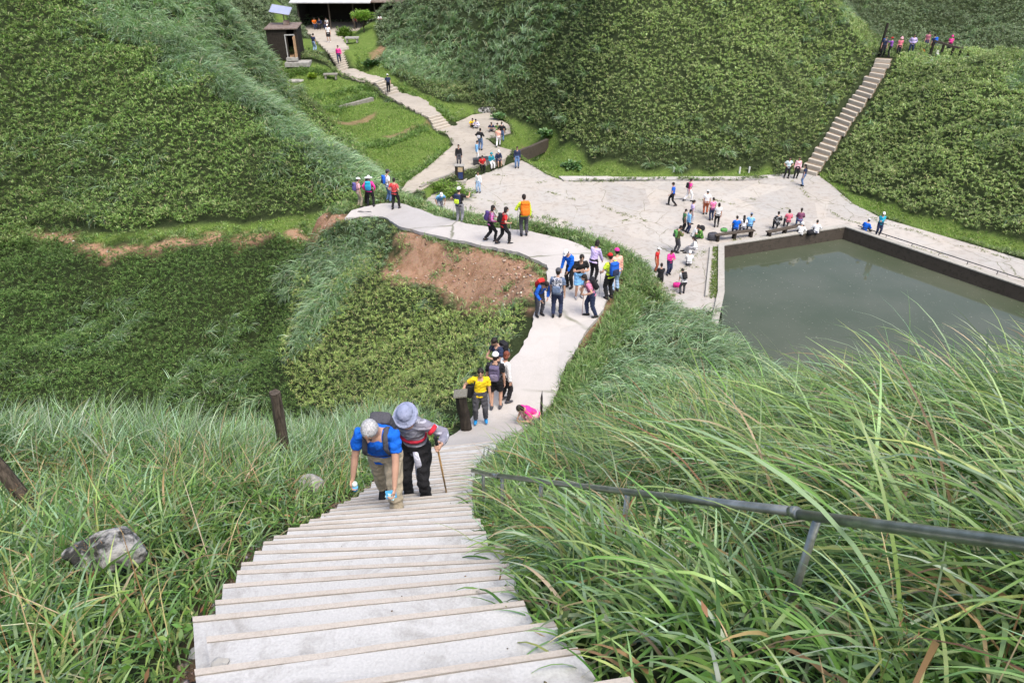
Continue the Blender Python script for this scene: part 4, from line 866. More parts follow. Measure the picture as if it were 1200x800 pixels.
# -- slabs, stone benches and stones on the lawns
def block(name, u, v, z, size, rz, label, m, cat, legs=False, lift=0):
    p = V3(u, v, z); root = empty(name, p, rz, label, cat)
    if legs:
        for q in (-1, 1): b = MB(); b.box((q*size[0]*.36, 0, .18), (.16, size[1]*.8, .38)); norm_build(b, 'leg', m, root, .01)
        b = MB(); b.box((0, 0, .40+size[2]/2), size); norm_build(b, 'seat', m, root, .02)
    else: b = MB(); b.box((0, 0, size[2]/2-.1+lift), size); norm_build(b, 'slab', m, root, .03)
    return root
block('stone_slab', 350, 76, None, (2.4, 1.5, .42), .05, 'flat weathered stone slab lying on the grass below the hut', M_STONE2, 'slab')
block('stone_bench', 388, 93, None, (1.35, .5, .14), .1, 'low stone bench on the upper lawn', M_WALL, 'stone bench', True)
block('stone_table', 413, 50, 4.35, (1.5, .8, .16), .05, 'pale stone table in front of the shelter trees', M_STONE2, 'stone table', True)
rock(347, 95, (.8, .5, .2), 'flat grey rock in the upper lawn left of the stone bench', 21, m=M_STONE2); rock(572, 130, (1.3, .5, .35), 'long dark and pale rock at the back edge of the terrace', 22, m=M_STONE, z=.7); rock(388, 76, (.3, .25, .55), 'small upright pale stone beside the upper steps', 23, m=M_STONE2)
b = MB(); a1, a2 = V3(341, 70), V3(385, 64); d = a2-a1; b.box((0, 0, .05), (d.length, .5, .3), 0); o = norm_build(b, 'stone_kerb', M_STEPTOP, None, .02); o.location = (a1+a2)/2; o.rotation_euler = (0, 0, math.atan2(d.y, d.x)); tag(o, 'long pale stone kerb between the hut and the upper steps', 'kerb')

# -- dark timber hut with a solar panel
def hut():
    p = V3(337, 64); root = empty('hut', p, .12, 'small dark timber hut with a solar panel on its flat roof', 'hut'); w, d, h = 2.9, 3.4, 2.6
    for nm, c, s in (('wall', (-w/2+.06, 0, h/2-.1), (.12, d, h+.2)), ('wall', (w/2-.06, 0, h/2-.1), (.12, d, h+.2)), ('wall', (0, d/2-.06, h/2-.1), (w-.25, .12, h+.2)), ('wall', (-.42, -d/2+.06, h/2-.1), (w-.25-.85, .12, h+.2)), ('wall', (w/2-.2, -d/2+.06, h/2-.1), (.15, .12, h+.2))):
        m = MB(); n = 12
        ax = 0 if s[0] > s[1] else 1
        for k in range(n):
            hh = s[2]/n; z = c[2]-s[2]/2+hh*(k+.5); m.box((c[0], c[1], z), (s[0], s[1], hh*.9)); 
            if k < n-1: m.box((c[0], c[1], z+hh/2), (s[0]*(.98 if ax == 0 else .7), s[1]*(.7 if ax == 0 else .98), hh*.099))
        norm_build(m, nm, M_DARKWOOD, root)
    m = MB(); m.box((0, 0, h+.06), (w+.3, d+.4, .12)); norm_build(m, 'roof', M_ROOFR, root, .03)
    x0 = w/2-.125-.15-.42
    door = MB(); door.box((w/2-.28, -d/2-.30, 1.0), (.06, .72, 2.0), rz=-.15); dd = norm_build(door, 'door', M_DOORW, root, .01); hb = MB(); hb.box((w/2-.38, -d/2-.5, 1.0), (.14, .04, .05)); norm_build(hb, 'handle', M_STEEL, dd)
    fr = MB(); 
    for q in (-1, 1): fr.box((x0-.03+q*.44, -d/2-.02, 1.0), (.09, .05, 2.1))
    fr.box((x0-.03, -d/2-.02, 2.1), (.97, .05, .1)); norm_build(fr, 'door_frame', mat('pale frame', (.42, .42, .40), .7), root)
    st = MB(); st.box((x0, -d/2-.5, -.05), (1.1, .5, .3)); norm_build(st, 'doorstep', M_STONE2, root, .02); fl = MB(); fl.box((0, 0, .03), (w-.3, d-.3, .08)); norm_build(fl, 'floor', M_DOORW, root)
    ch = MB(); ch.box((.3, .4, h+.32), (.55, .55, .4)); norm_build(ch, 'vent_box', M_ROOFR, root, .02)
    r2 = empty('solar_panel', p+Matrix.Rotation(.12, 3, 'Z') @ Vector((.1, .5, h+.52)), .12, 'tilted pale blue solar panel on a short mast above the hut', 'solar panel'); m = MB(); m.tube([(0, 0, 0), (0, 0, .75)], .05, n=8); m.build('mast', M_STEEL, r2, True)
    m = MB(); m.box((-.2, 0, .95), (2.0, .05, 1.1), tilt=(-1.0, .25)); pn = norm_build(m, 'panel', M_PANEL, r2); m = MB(); R = Matrix.Rotation(-1.0, 3, 'X') @ Matrix.Rotation(.25, 3, 'Y')
    for s_, c_ in (((2.06, .07, .05), (0, 0, .56)), ((2.06, .07, .05), (0, 0, -.56)), ((.05, .07, 1.16), (1.02, 0, 0)), ((.05, .07, 1.16), (-1.02, 0, 0))): m.box(Vector((-.2, 0, .95))+R @ Vector(c_), s_, tilt=(-1.0, .25))
    norm_build(m, 'frame', M_STEEL, pn)
hut()
# -- open shelter under a pale roof
def shelter():
    a = V3(344, 32); b_ = V3(470, 24); y0 = 93.2; z0 = 4.32; w = 14.2; a.x = -25.6; b_.x = a.x+w; root = empty('shelter', ((a.x+b_.x)/2, y0, z0), 0, 'long open shelter with a pale sheet roof and a dark interior', 'shelter'); D = 6.0; h = 2.95
    m = MB(); m.box((0, D/2, -.35), (w+.6, D+.4, 1.0)); norm_build(m, 'floor', M_PAVE, root, .02)
    m = MB(); m.box((0, D, h/2+.15), (w, .14, h)); norm_build(m, 'wall', M_DARKWOOD, root); 
    for q in (-1, 1): m = MB(); m.box((q*w/2, D/2+.8, h/2+.15), (.14, D-1.7, h)); norm_build(m, 'wall', M_DARKWOOD, root)
    for x in (-w/2+.3, -w/2+w*.28, -w/2+w*.48, -w/2+w*.66, w/2-.35): m = MB(); m.box((x, .15, h/2+.15), (.14, .14, h)); norm_build(m, 'post', M_OLDWOOD if x < w/2-1 else M_STEEL, root, .01)
    m = MB(); xs = -w/2-.4; m.add([(-w/2-.4, -.7, h+.12), (w*.14, -.7, h+.12), (w*.14, D+.5, h+1.15), (-w/2-.4, D+.5, h+1.15), (-w/2-.4, -.7, h+.22), (w*.14, -.7, h+.22), (w*.14, D+.5, h+1.25), (-w/2-.4, D+.5, h+1.25)], [(0, 3, 2, 1), (4, 5, 6, 7), (0, 1, 5, 4), (1, 2, 6, 5), (2, 3, 7, 6), (3, 0, 4, 7)]); norm_build(m, 'roof', M_ROOFW, root)
    m = MB(); m.add([(x+w*.14+.01, y, z+.03) for (x, y, z) in [(0, -.5, h+.12), (w*.42, -.5, h+.12), (w*.42, D+.5, h+1.15), (0, D+.5, h+1.15), (0, -.5, h+.24), (w*.42, -.5, h+.24), (w*.42, D+.5, h+1.27), (0, D+.5, h+1.27)]], [(0, 3, 2, 1), (4, 5, 6, 7), (0, 1, 5, 4), (1, 2, 6, 5), (2, 3, 7, 6), (3, 0, 4, 7)]); norm_build(m, 'roof', M_ROOFR, root)
    o = root.location
    for i, (x, y) in enumerate(((-w*.30, 1.0), (w*.12, 1.6), (w*.36, 1.3))):
        r = empty('picnic_table', (o.x+x, o.y+y, o.z+.15), 0, ['wooden table at the left end inside the shelter', 'wooden table in the middle of the shelter', 'wooden table at the right end inside the shelter'][i], 'table', 'tables inside the shelter'); m = MB(); m.box((0, 0, .72), (1.6, .7, .05)); norm_build(m, 'table_top', M_OLDWOOD, r, .01)
        for q in (-1, 1):
            for k in (-1, 1): m = MB(); m.box((q*.68, k*.26, .345), (.07, .07, .69)); norm_build(m, 'leg', M_OLDWOOD, r)
    return root, w
SHEL, SW = shelter()
# -- wooden rail on the crest beyond the hill stairs
def crest_rail():
    pts = [atY(1095, 48, 67.0), atY(1118, 55, 66.0), atY(1137, 59, 65.2)]; pts = [Vector(p) for p in pts]; g = [float(H(np.array([p.x]), np.array([p.y]))[0]) for p in pts]; root = empty('wooden_rail', (pts[0].x, pts[0].y, g[0]), 0, 'low dark wooden rail on the crest to the right of the hill stairs', 'rail'); o = root.location
    m = MB()
    for a, b in zip(pts[:-1], pts[1:]): d = b-a; m.box((a+b)/2-o, (d.length+.02, .16, .16), math.atan2(d.y, d.x), tilt=(0, -math.asin(d.z/d.length)))
    norm_build(m, 'top_rail', M_OLDWOOD, root)
    for t in (0, .5, 1.0, 1.45, 1.95):
        i = min(int(t), 1); p = pts[i]+(pts[i+1]-pts[i])*(t-i); gz = float(H(np.array([p.x]), np.array([p.y]))[0])-.2; m = MB(); m.box(Vector((p.x, p.y, (p.z-.085+gz)/2))-o, (.16, .16, p.z-.085-gz)); norm_build(m, 'post', M_DARKWOOD, root)
crest_rail()
post(1029.5, 66, 2.7, .22, (0, .03), 'tall dark post standing at the top of the hill stairs', m=M_DARKWOOD, z=6.25)
rock(1023, 66, (.4, .3, .35), 'small brown stone at the top left of the hill stairs', 25, m=M_STONE2, z=6.2)
# low guard rail along the right edge of the pond
def pond_rail():
    P_ = [np.array([22.3, 43.6]), np.array([30.9, 33.1])]; root = empty('low_rail', (P_[0][0], P_[0][1], .12), 0, 'low black rail along the right hand rim of the pond', 'rail'); o = root.location; a = Vector((*P_[0], .34))-o; b = Vector((*P_[1], .34))-o
    tube_obj('top_rail', [a, b], .03, M_BLACKBOX, root, 8)
    for t in np.linspace(0.02, .98, 9): p = a+(b-a)*t; tube_obj('post', [p-Vector((0, 0, .03)), p-Vector((0, 0, .26))], .022, M_BLACKBOX, root, 6)
pond_rail()
# ------------------------------------------------------------------ the people, nearest first
PEOPLE = {}
def who(key, u, v, face, h, pose, top, bottom, label, z=None, **k):
    p = stand_at(u, v, z); PEOPLE[key] = person(p, face, h, pose, top, bottom, label=label, **k); PEOPLE[key]['at'] = Vector(p); return PEOPLE[key]
G1, G2, G3, G4, G5 = 'hikers climbing the near stairs', 'hikers on the ridge path', 'visitors on the paved plaza', 'visitors around the stone terrace and the shelter', 'hikers at the head of the hill stairs'
# climbing towards us
m1 = who('grey', 458, 604, 183, 1.78, dict(lean=28, head=42, pel=.86, pely=-.06, feet=((.16, -.36, -.02), (-.13, .22, .085)), hands=((.30, .22, .66), (-.17, .36, .70)), toe=(35, 0), curl=(75, 80), yaw=-8), 'royal', 'khaki',
    'grey haired man in a blue shirt and khaki trousers bending forward up the steps', lod=0, haircol='hairgrey', shoes='black', group=G1, pack=dict(col='charcoal', col2='grey', label='dark rucksack with grey straps on the man in blue climbing the stairs', size=.8, low=.06))
m2 = who('lavender', 492, 589, 196, 1.70, dict(lean=17, head=32, pel=.90, pely=-.05, feet=((.13, .02), (-.15, .12, .1)), hands=((.16, .28, .86), (-.45, .26, 1.26)), curl=(50, 110), yaw=10), (.22, .22, .27), 'black',
    'person in a pale bucket hat, striped grey top and black trousers leaning on a stick', lod=0, sleeves='long', hat='bucket', hatcol=(.27, .30, .42), hair='short', shoes='black', group=G1, topk=('stripe', (.42, .43, .50)), female=True)
def extra(info, name, mb, m, smooth=True):
    q = MB(); s = info['s']; q.add([tuple(Vector(p)*s) for p in mb.v], mb.f); return q.build(name, m, info['root'], smooth)
I = m2; b = MB()
for q in (1,): pass
sh = I['sh'][1]; b.tube([sh+(I['hands'][1][0]-sh)*.28+Vector((-.02, -.03, .02)), sh+(I['hands'][1][0]-sh)*.36+Vector((-.03, -.05, .0))], [.070, .068], n=12); extra(I, 'sleeve_band', b, cmat((.62, .03, .05)))
b = MB(); X, Yv, Z, pel = I['X'], I['Y'], I['Z'], I['pel']; b.tube([pel+Z*.20, pel+Z*.235], [.168, .17], [.125, .128], n=18, side=X); extra(I, 'chest_stripe', b, cmat((.50, .03, .06)))
b = MB(); b.tube([pel+X*-.07+Yv*.165+Z*.10, pel+X*-.075+Yv*.17+Z*-.02-Vector((0, 0, .06)), pel+X*-.08+Vector((0, .15, -.36))], [.035, .045, .05], [.016, .02, .022], n=8, side=X); to_ = b
r_ = empty('towel', to_world(I, pel+X*-.08+Vector((0, .15, -.36))), I['rz'], 'white towel hanging from the waist of the person with the bucket hat', 'towel'); q = MB(); o0 = pel+X*-.08+Vector((0, .15, -.36)); q.add([tuple((Vector(p)-o0)*I['s']) for p in b.v], b.f); q.build('cloth', cmat((.66, .67, .78)), r_, True)
walking_stick(m2, 1, stand_at(525, 586), (.42, .26, .11), 'long wooden walking stick held by the person in the bucket hat', r=.013, top=.22)
def held(info, hand, name, build, label, cat, group=None, off=.03):
    pc, fd, pn, ts = info['hands'][hand]; c = to_world(info, pc+pn*off+fd*.03); r = empty(name, c, info['rz'], label, cat, group); build(r); return r
def mask_(r):
    b = MB(); b.box((0, 0, 0), (.11, .018, .085), .1, tilt=(.3, .1)); b.build('cloth', cmat((.10, .42, .75)), r); b = MB(); b.box((.01, .012, -.02), (.10, .016, .06), -.2, tilt=(.2, -.3)); b.build('lining', cmat((.62, .85, .85)), r)
def cup_(r):
    b = MB(); b.tube([(0, 0, -.07), (0, 0, -.03), (.0, 0, .0)], [.028, .034, .034], n=12); b.build('cup', cmat((.15, .48, .85), .4), r, True); b = MB(); b.tube([(.0, 0, .002), (.0, 0, .035), (0, 0, .05)], [.034, .03, .012], n=12); b.build('bottle_neck', cmat((.62, .80, .74), .3), r, True)
held(m1, 1, 'folded_cloth', mask_, 'folded blue and white cloth in the hand of the grey haired man', 'cloth'); held(m1, 0, 'cup', cup_, 'small blue cup held low by the grey haired man', 'cup')
b = MB(); X, Yv, Z, pel, nb = [m1[k] for k in ('X', 'Y', 'Z', 'pel', 'nb')]; b.tube([pel+X*-.15+Yv*.135+Z*.26, pel+Yv*.15+Z*.25, pel+X*.15+Yv*.135+Z*.26], .012, .004, n=6, side=Z); extra(m1, 'chest_strap', b, cmat((.02, .02, .03)))
# yellow shirt and his companions
m3 = who('yellow', 563, 494, 176, 1.68, dict(hands=((.44, .10, .98), (-.26, .06, .80)), head=14, feet=((.12, .03), (-.14, .0)), side=-4, curl=(40, 30)), 'yellow', 'charcoal', 'man in a bright yellow shirt resting one hand on the dark post', lod=0, shoes=(.02, .22, .5), group=G2, topk=None,
    pack=dict(col='black', col2='orange', size=.8, side=.0+1.0, low=0, label='black and orange bag hanging at the side of the man in yellow', straps=False))
b = MB(); b.tube([m3['pel']+m3['X']*.12+m3['Z']*.46+m3['Y']*.03, m3['pel']+m3['X']*.16+m3['Z']*.36+m3['Y']*.14, m3['pel']+m3['X']*.19+m3['Z']*.1+m3['Y']*.12], .018, .006, n=6, side=m3['X']); extra(m3, 'strap', b, cmat((.02, .02, .02)))
who('whitecap', 581, 478, 8, 1.72, 'relax', 'black', 'black', 'man in a black shirt, black shorts and a white cap standing with his back turned', lod=0, hat='cap', legs='shorts', shoes='charcoal', group=G2, pack=dict(col=(.12, .10, .17), col2=(.2, .17, .25), size=.92, label='purple grey backpack on the man with the white cap'))
who('redhair', 592, 470, 60, 1.58, 'relax', 'white', 'black', 'woman with reddish brown hair and a white shirt beside the man with the white cap', lod=1, hair='bob', haircol=(.16, .05, .03), shoes='charcoal', group=G2, female=True, sleeves='long')
who('lookdown', 584, 455, 235, 1.70, 'phone', 'navy', 'charcoal', 'black haired man looking down behind the man with the white cap', lod=1, group=G2, pack=dict(col='black', col2='steelblue', label='black patterned backpack on the man looking down'))
who('pinkcrouch', 622, 497, 235, 1.5, 'crouch', 'hotpink', 'palepink', 'dark haired child in pink crouching on the path behind the tall grass', lod=1, hair='bob', group=G2, female=True)
# the knot at the bend
who('redpack', 632, 370, 150, 1.58, 'lean', 'blue', 'charcoal', 'long haired woman in a blue jacket bending over at the left edge of the path', lod=1, hair='long', sleeves='long', group=G2, female=True, over=dict(lean=38, head=55), pack=dict(col='red', label='red backpack on the woman bending over at the path edge', size=.9))
who('camo', 652, 371, 10, 1.70, 'relax', 'steelblue', 'navy', 'man in a slate blue shirt and dark trousers seen from behind at the bend', lod=1, hat='cap', hatcol='charcoal', group=G2, pack=dict(col='navy', col2='steelblue', kind='print', c2='palegrey', label='blue and grey patterned backpack on the man seen from behind', size=1.1))
who('bluejacket', 667, 337, 225, 1.6, 'lean', 'royal', 'black', 'person in a bright blue jacket and white cap looking down', lod=1, hat='cap', sleeves='long', group=G2, over=dict(lean=22, head=45))
who('blacktee', 678, 349, 172, 1.70, 'phone', 'black', 'sky', 'man in a black T-shirt and pale blue shorts holding something white', lod=1, legs='shorts', shoes='grey', group=G2, over=dict(lean=10, head=20))
who('lavtop', 695, 330, 40, 1.58, 'lean', 'lav', 'black', 'person in a lavender top and black leggings turned away at the outer bend', lod=1, sleeves='long', legs='tight', hair='bob', group=G2, female=True, over=dict(lean=14, head=20), pack=None)
w1 = who('pinkpoles', 692, 371, 262, 1.6, 'poles', (.62, .22, .34), 'navy', 'woman in a dusty pink shirt leaning forward on walking poles', lod=1, hair='bob', group=G2, female=True, over=dict(lean=26, curl=(110, 110)), pack=dict(col='black', label='black backpack on the woman leaning on her poles', size=.95))
b = MB()
walking_stick(w1, 1, stand_at(682, 369), 'rust', 'thin reddish walking pole in front of the woman in dusty pink', r=.008, top=.05)
w2 = who('redcap', 713, 350, 330, 1.66, 'pole', 'lime', 'black', 'red capped person in a lime green shirt at the right edge of the bend', lod=1, hat='cap', hatcol='red', group=G2, over=dict(hands=((.2, .1, .85), (-.25, .22, .98)), curl=(30, 110)), pack=dict(col='blue', col2='navy', label='blue backpack on the person with the red cap', size=1.05))
walking_stick(w2, 1, stand_at(702, 348), 'grey', 'thin grey walking pole of the person with the red cap', r=.008, top=.05)
who('pinkcap', 720, 342, 340, 1.62, 'relax', 'peach', 'lightdenim', 'person in a pink cap, peach shirt and light jeans at the bend', lod=1, hat='cap', hatcol='hotpink', group=G2, sleeves='long', female=True)
# further along the ridge path
who('purplepack', 575, 283, 80, 1.6, 'step', 'magenta', 'black', 'woman in a grey and magenta top walking to the right along the path', lod=1, hair='bob', group=G2, female=True, over=dict(curl=(110, 60)), sleeves='long', topk=('print', (.3, .28, .36)), pack=dict(col=(.07, .04, .16), label='dark purple backpack on the woman in magenta', size=.9))
w3 = who('redtop', 590, 286, 75, 1.62, 'step', 'red', 'black', 'woman in a red vest striding with a walking pole', lod=1, hair='bob', group=G2, female=True, over=dict(curl=(110, 60), feet=((.09, .26), (-.09, -.25, .1))), pack=dict(col='black', label='black backpack on the woman in the red vest', size=.85))
walking_stick(w3, 0, stand_at(599, 279), 'palegrey', 'thin pale walking pole of the woman in the red vest', r=.008, top=.04)
w4 = who('orangepack', 614, 276, 350, 1.76, 'pole', 'lime', 'charcoal', 'man in a lime shirt and dark trousers with an orange covered rucksack', lod=1, group=G2, over=dict(hands=((.24, .0, .82), (-.24, .26, 1.02)), curl=(30, 110)), sleeves='long', pack=dict(col='orange', label='big rucksack under a bright orange rain cover', size=1.25))
walking_stick(w4, 1, stand_at(606, 273), 'grey', 'walking pole of the man with the orange rucksack cover', r=.008, top=.04)
w5 = who('armup', 539, 262, 20, 1.7, 'oneup', 'black', 'grey', 'man in black with a white cap stretching one arm out beside the path', lod=1, hat='cap', group=G2, over=dict(hands=((.40, .28, 1.36), (-.36, .16, 1.02)), curl=(60, 110)), pack=dict(col='navy', col2='lime', label='navy and lime backpack on the man with the outstretched arm', size=.95))
walking_stick(w5, 1, stand_at(531, 259), 'palegrey', 'walking pole planted by the man with the outstretched arm', r=.009, top=.04)
who('behindbank', 516, 250, 160, 1.55, 'climb', 'sky', 'grey', 'person in a white hat coming up behind the grassy bank', lod=1, hat='cap', z=3.6, group=G2)
who('khakiL', 422, 243, 60, 1.55, 'relax', 'palepink', 'khaki', 'person in a white cap and pink top at the far left end of the path', lod=1, hat='cap', group=G2, legs='long', female=True, pack=dict(col=(.10, .09, .25), label='indigo backpack on the leftmost hiker', size=.95))
who('sunhat', 435, 242, 5, 1.58, 'hips', 'hotpink', 'black', 'person in a wide white sun hat and pink sleeves seen from behind', lod=1, hat='sun', hatcol='white', sleeves='long', group=G2, female=True, over=dict(hands=((.26, .04, .92), (-.26, .04, .92))), pack=dict(col='turq', col2=(.02, .22, .42), label='blue backpack on the person in the wide sun hat', size=1.05))
who('whiteL', 456, 237, 60, 1.72, 'relax', 'white', 'denim', 'man in a white shirt, dark cap and jeans at the left end of the path', lod=1, hat='cap', hatcol='charcoal', group=G2, pack=dict(col='blue', col2='navy', label='blue backpack on the man in the white shirt', size=.9))
who('redL', 464, 245, 20, 1.58, 'hips', 'red', 'black', 'woman in a red patterned shirt with a hand on her hip', lod=1, group=G2, female=True, topk=('print', (.6, .12, .12)), over=dict(feet=((.16, .12), (-.14, -.08))))
# plaza, left part
Z0, ZT = .02, TZ
P2 = lambda *a, **k: who(*a, **{**dict(z=Z0, group=G3, lod=2), **k})
P2('whitejeans', 561, 226, 200, 1.6, 'relax', 'white', 'lightdenim', 'person in a white top and pale jeans alone on the plaza below the terrace', female=True, sleeves='long')
P2('jacket', 606, 197, 180, 1.72, 'relax', 'navy', 'denim', 'man in a navy jacket and jeans standing at the foot of the terrace steps', sleeves='long')
P2('bluewalk', 787, 241, 285, 1.7, 'walk', 'blue', 'black', 'person in a blue shirt striding left across the plaza')
P2('pinkwalk', 806, 236, 75, 1.68, 'walk', 'hotpink', 'white', 'person in a pink shirt and white trousers walking on the far plaza', pack=dict(col='black', label='black backpack on the walker in pink and white', size=.8))
P2('redtrousers', 826, 251, 5, 1.68, 'relax', 'white', 'rust', 'person in a white shirt, rust red trousers and white hat', hat='cap')
P2('pinkprint', 833, 258, 350, 1.55, 'relax', 'hotpink', 'navy', 'person in a pink patterned blouse next to the rust red trousers', topk=('print', (.75, .4, .5)), female=True)
P2('whitetee', 839, 266, 5, 1.62, 'relax', 'white', 'black', 'girl in a white T-shirt and black leggings seen from behind on the plaza', legs='tight', female=True, hair='bob')
P2('lavstand', 809, 262, 90, 1.62, 'relax', 'lav', 'palegrey', 'person in a lavender shirt standing in the chatting group', hair='pony', female=True)
P2('childgreen', 800, 270, 90, 1.45, 'relax', 'navy', 'black', 'child in navy with green trim standing left of the chatting group', topk=('print', (.1, .3, .08)))
P2('lightblue', 805, 273, 85, 1.58, 'relax', 'sky', 'navy', 'person in a pale blue shirt between the lavender and navy figures', sleeves='long')
P2('whitesit', 812, 277, 100, 1.6, 'ground', 'white', 'charcoal', 'person in white sitting on the ground in front of the chatting group')
P2('greensit', 822, 279, 270, 1.6, 'ground', 'black', 'green', 'person in black and green crouching on the plaza', topk=('print', (.15, .4, .05)), sleeves='long')
P2('olive', 792, 296, 70, 1.75, 'phone', 'olive', 'charcoal', 'man in olive with dark trousers standing left of the sitting woman', sleeves='long', pack=dict(col='green', col2='charcoal', label='dark green backpack on the man in olive', size=.9))
P2('longhair', 814, 297, 280, 1.65, dict(pel=.36, feet=((.16, .75), (-.08, .60)), hands=((.18, .3, .42), (-.14, .3, .42)), lean=14, head=20), 'white', 'grey', 'long haired woman in white leaning back with her legs stretched out', hair='long', female=True, sleeves='long')
P2('whitecrouch', 807, 311, 10, 1.5, 'squat', 'white', 'charcoal', 'person in a white jacket squatting near the grass strip', hat='hood', hatcol='white', sleeves='long')
P2('pinkhood', 783, 322, 160, 1.6, 'phone', 'hotpink', 'navy', 'person in a bright pink jacket and jeans looking at their hands', sleeves='long', female=True)
P2('redvest', 768, 318, 120, 1.5, 'relax', 'red', 'rust', 'person in a red vest and white hat beside the grassy bank', hat='cap')
P2('blackshirt', 772, 340, 5, 1.6, 'chestarms', 'black', 'black', 'boy in a black shirt with arms folded at the foot of the bank', legs='shorts')
P2('bagbend', 799, 344, 350, 1.55, 'bend', 'white', 'charcoal', 'person in white stooping over a black bag at the near plaza edge', over=dict(lean=40, head=50), pack=dict(col='black', label='round black backpack on the stooping person', size=.95))
P2('benchblue', 861, 275, 10, 1.6, 'sit', 'royal', 'navy', 'person in a blue shirt on the left bench', over=dict(pel=.50), topk=None)
P2('benchwhite', 869.5, 273.5, 10, 1.55, 'sit', 'white', 'navy', 'person with long dark hair and a white top on the left bench', hair='long', female=True, over=dict(pel=.50))
P2('benchsky', 877, 272, 20, 1.65, 'sit', 'sky', 'navy', 'person in a light blue shirt and cap at the right end of the left bench', hat='cap', hatcol='steelblue', over=dict(pel=.50))
P2('benchblack', 909.5, 270, 5, 1.6, 'sit', 'black', 'black', 'person in a black and white top on the right bench', over=dict(pel=.52), topk=('worn', (.5, .5, .5)), sleeves='long')
P2('benchpink', 922, 267.5, 5, 1.6, 'sit', (.7, .16, .22), 'charcoal', 'person in a coral pink shirt on the right bench', over=dict(pel=.52), hair='bob', female=True)
P2('benchplum', 935.5, 266.5, 15, 1.62, 'sit', 'plum', 'denim', 'person with a dark ponytail and plum jacket at the end of the right bench', hair='pony', sleeves='long', over=dict(pel=.54), female=True)
P2('ledgewhite', 937.5, 275.5, 20, 1.55, 'ground', 'white', 'black', 'person in a white hooded top sitting on the ground by the pond wall', hat='hood', sleeves='long')
P2('ledgeblack', 956, 273.5, 10, 1.6, 'ground', 'white', 'navy', 'dark haired person in a white and navy shirt sitting by the pond wall', sleeves='long')
P2('bluesit', 1012, 271.5, 60, 1.65, 'ground', 'royal', 'charcoal', 'person in a violet blue jacket and pale cap sitting near the pond corner', hat='cap', hatcol='palegrey', sleeves='long')
P2('tealstand', 1028, 276.5, 190, 1.62, 'chestarms', 'turq', 'navy', 'person in a turquoise jacket and white cap standing at the pond', hat='cap', sleeves='long', female=True)
P2('hipswhite', 921, 209, 180, 1.64, 'hips', 'white', 'black', 'person in a white shirt with both hands on the hips below the hill stairs', topk=('print', (.3, .5, .55)), over=dict(elb=((1, -.3, 0), (-1, -.3, 0))))
P2('pinkwhite', 932, 209, 190, 1.66, 'relax', 'palepink', 'black', 'person in a pink and white jacket at the foot of the hill stairs', sleeves='long', female=True, topk=('worn', (.75, .7, .7)))
P2('jeanslong', 940, 218, 300, 1.62, 'relax', 'navy', 'denim', 'woman with long dark hair and jeans in front of the hill stairs', hair='long', female=True)
# terrace and the way up to the shelter
P4 = lambda *a, **k: who(*a, **{**dict(z=ZT, group=G4, lod=2), **k})
P4('blackcoat', 538, 195, 165, 1.7, 'relax', 'black', 'charcoal', 'person in a black coat on the terrace edge above the display post', sleeves='long')
P4('packjeans', 563, 176, 20, 1.75, 'wave', 'black', 'denim', 'person in black with jeans carrying a large pack on the terrace', sleeves='long', pack=dict(col='black', col2='palegrey', label='large black and white pack on the terrace walker', size=1.15), over=dict(hands=((.26, .1, 1.1), (-.26, .1, 1.1))))
P4('palestand', 559, 189, 90, 1.62, 'relax', 'sky', 'white', 'person in pale blue standing at the terrace edge behind the red top', sleeves='long')
P4('redsit', 565, 194, 165, 1.6, 'sit', 'red', 'black', 'person in a red top sitting on the terrace edge', over=dict(pel=.10, feet=((.13, .32, -.35), (-.12, .30, -.35)), hands=((.14, .3, .22), (-.12, .3, .22))))
P4('tealsit', 575, 190.5, 150, 1.6, 'sit', 'teal', 'white', 'person in a teal hooded jacket sitting on the terrace edge', hat='hood', hatcol='teal', sleeves='long', over=dict(pel=.10, feet=((.13, .42, -.40), (-.12, .40, -.40)), hands=((.14, .3, .22), (-.12, .3, .22))))
P4('navysit', 583.5, 188, 155, 1.65, 'sit', 'navy', 'navy', 'person in navy with a white cap and bare shins sitting on the terrace edge', hat='cap', legs='shorts', sleeves='long', over=dict(pel=.10, feet=((.13, .42, -.40), (-.12, .40, -.40)), hands=((.14, .3, .22), (-.12, .3, .22))))
P4('peach', 584, 172, 10, 1.62, 'walk', 'peach', 'white', 'person in a peach top and white trousers walking on the terrace', female=True)
P4('peachpal', 588, 166, 10, 1.62, 'relax', 'black', 'denim', 'person in dark clothes just behind the peach top')
P4('yellowsit', 553, 148.5, 160, 1.6, 'ground', 'yellow', 'black', 'person in a yellow top sitting on the back of the terrace')
P4('whitelav', 559, 149.5, 200, 1.6, 'ground', (.62, .6, .74), 'palegrey', 'person in pale lavender sitting beside the yellow top', sleeves='long')
P4('navyground', 576, 153.5, 180, 1.62, 'ground', 'navy', 'charcoal', 'person in navy sitting on the right side of the terrace')
P4('greenground', 583.5, 154, 190, 1.6, 'ground', 'black', 'green', 'person in black and green between two others on the terrace', topk=('print', (.2, .4, .1)))
P4('coatground', 590, 155, 200, 1.66, 'ground', 'black', 'black', 'person in a black coat and pale cap sitting at the right edge of the terrace', hat='cap', hatcol='palegrey', sleeves='long')
W = lambda *a, **k: who(*a, **{**dict(z=None, group=G4, lod=2), **k})
W('navyup', 456, 111, 350, 1.75, 'walk', 'navy', 'black', 'person in dark blue with a white cap climbing the middle steps', hat='cap', pack=dict(col='navy', label='navy backpack on the walker on the middle steps'))
W('pinkdown', 398, 74, 175, 1.72, 'walk', 'hotpink', 'navy', 'person in a pink shirt coming down the upper steps', female=True, sleeves='long', z=3.55)
W('whiteup', 386, 50, 180, 1.85, 'relax', 'white', 'black', 'person in a white T-shirt and black shorts on the forecourt of the shelter', legs='shorts', shoes='white', hat='cap', hatcol='white')
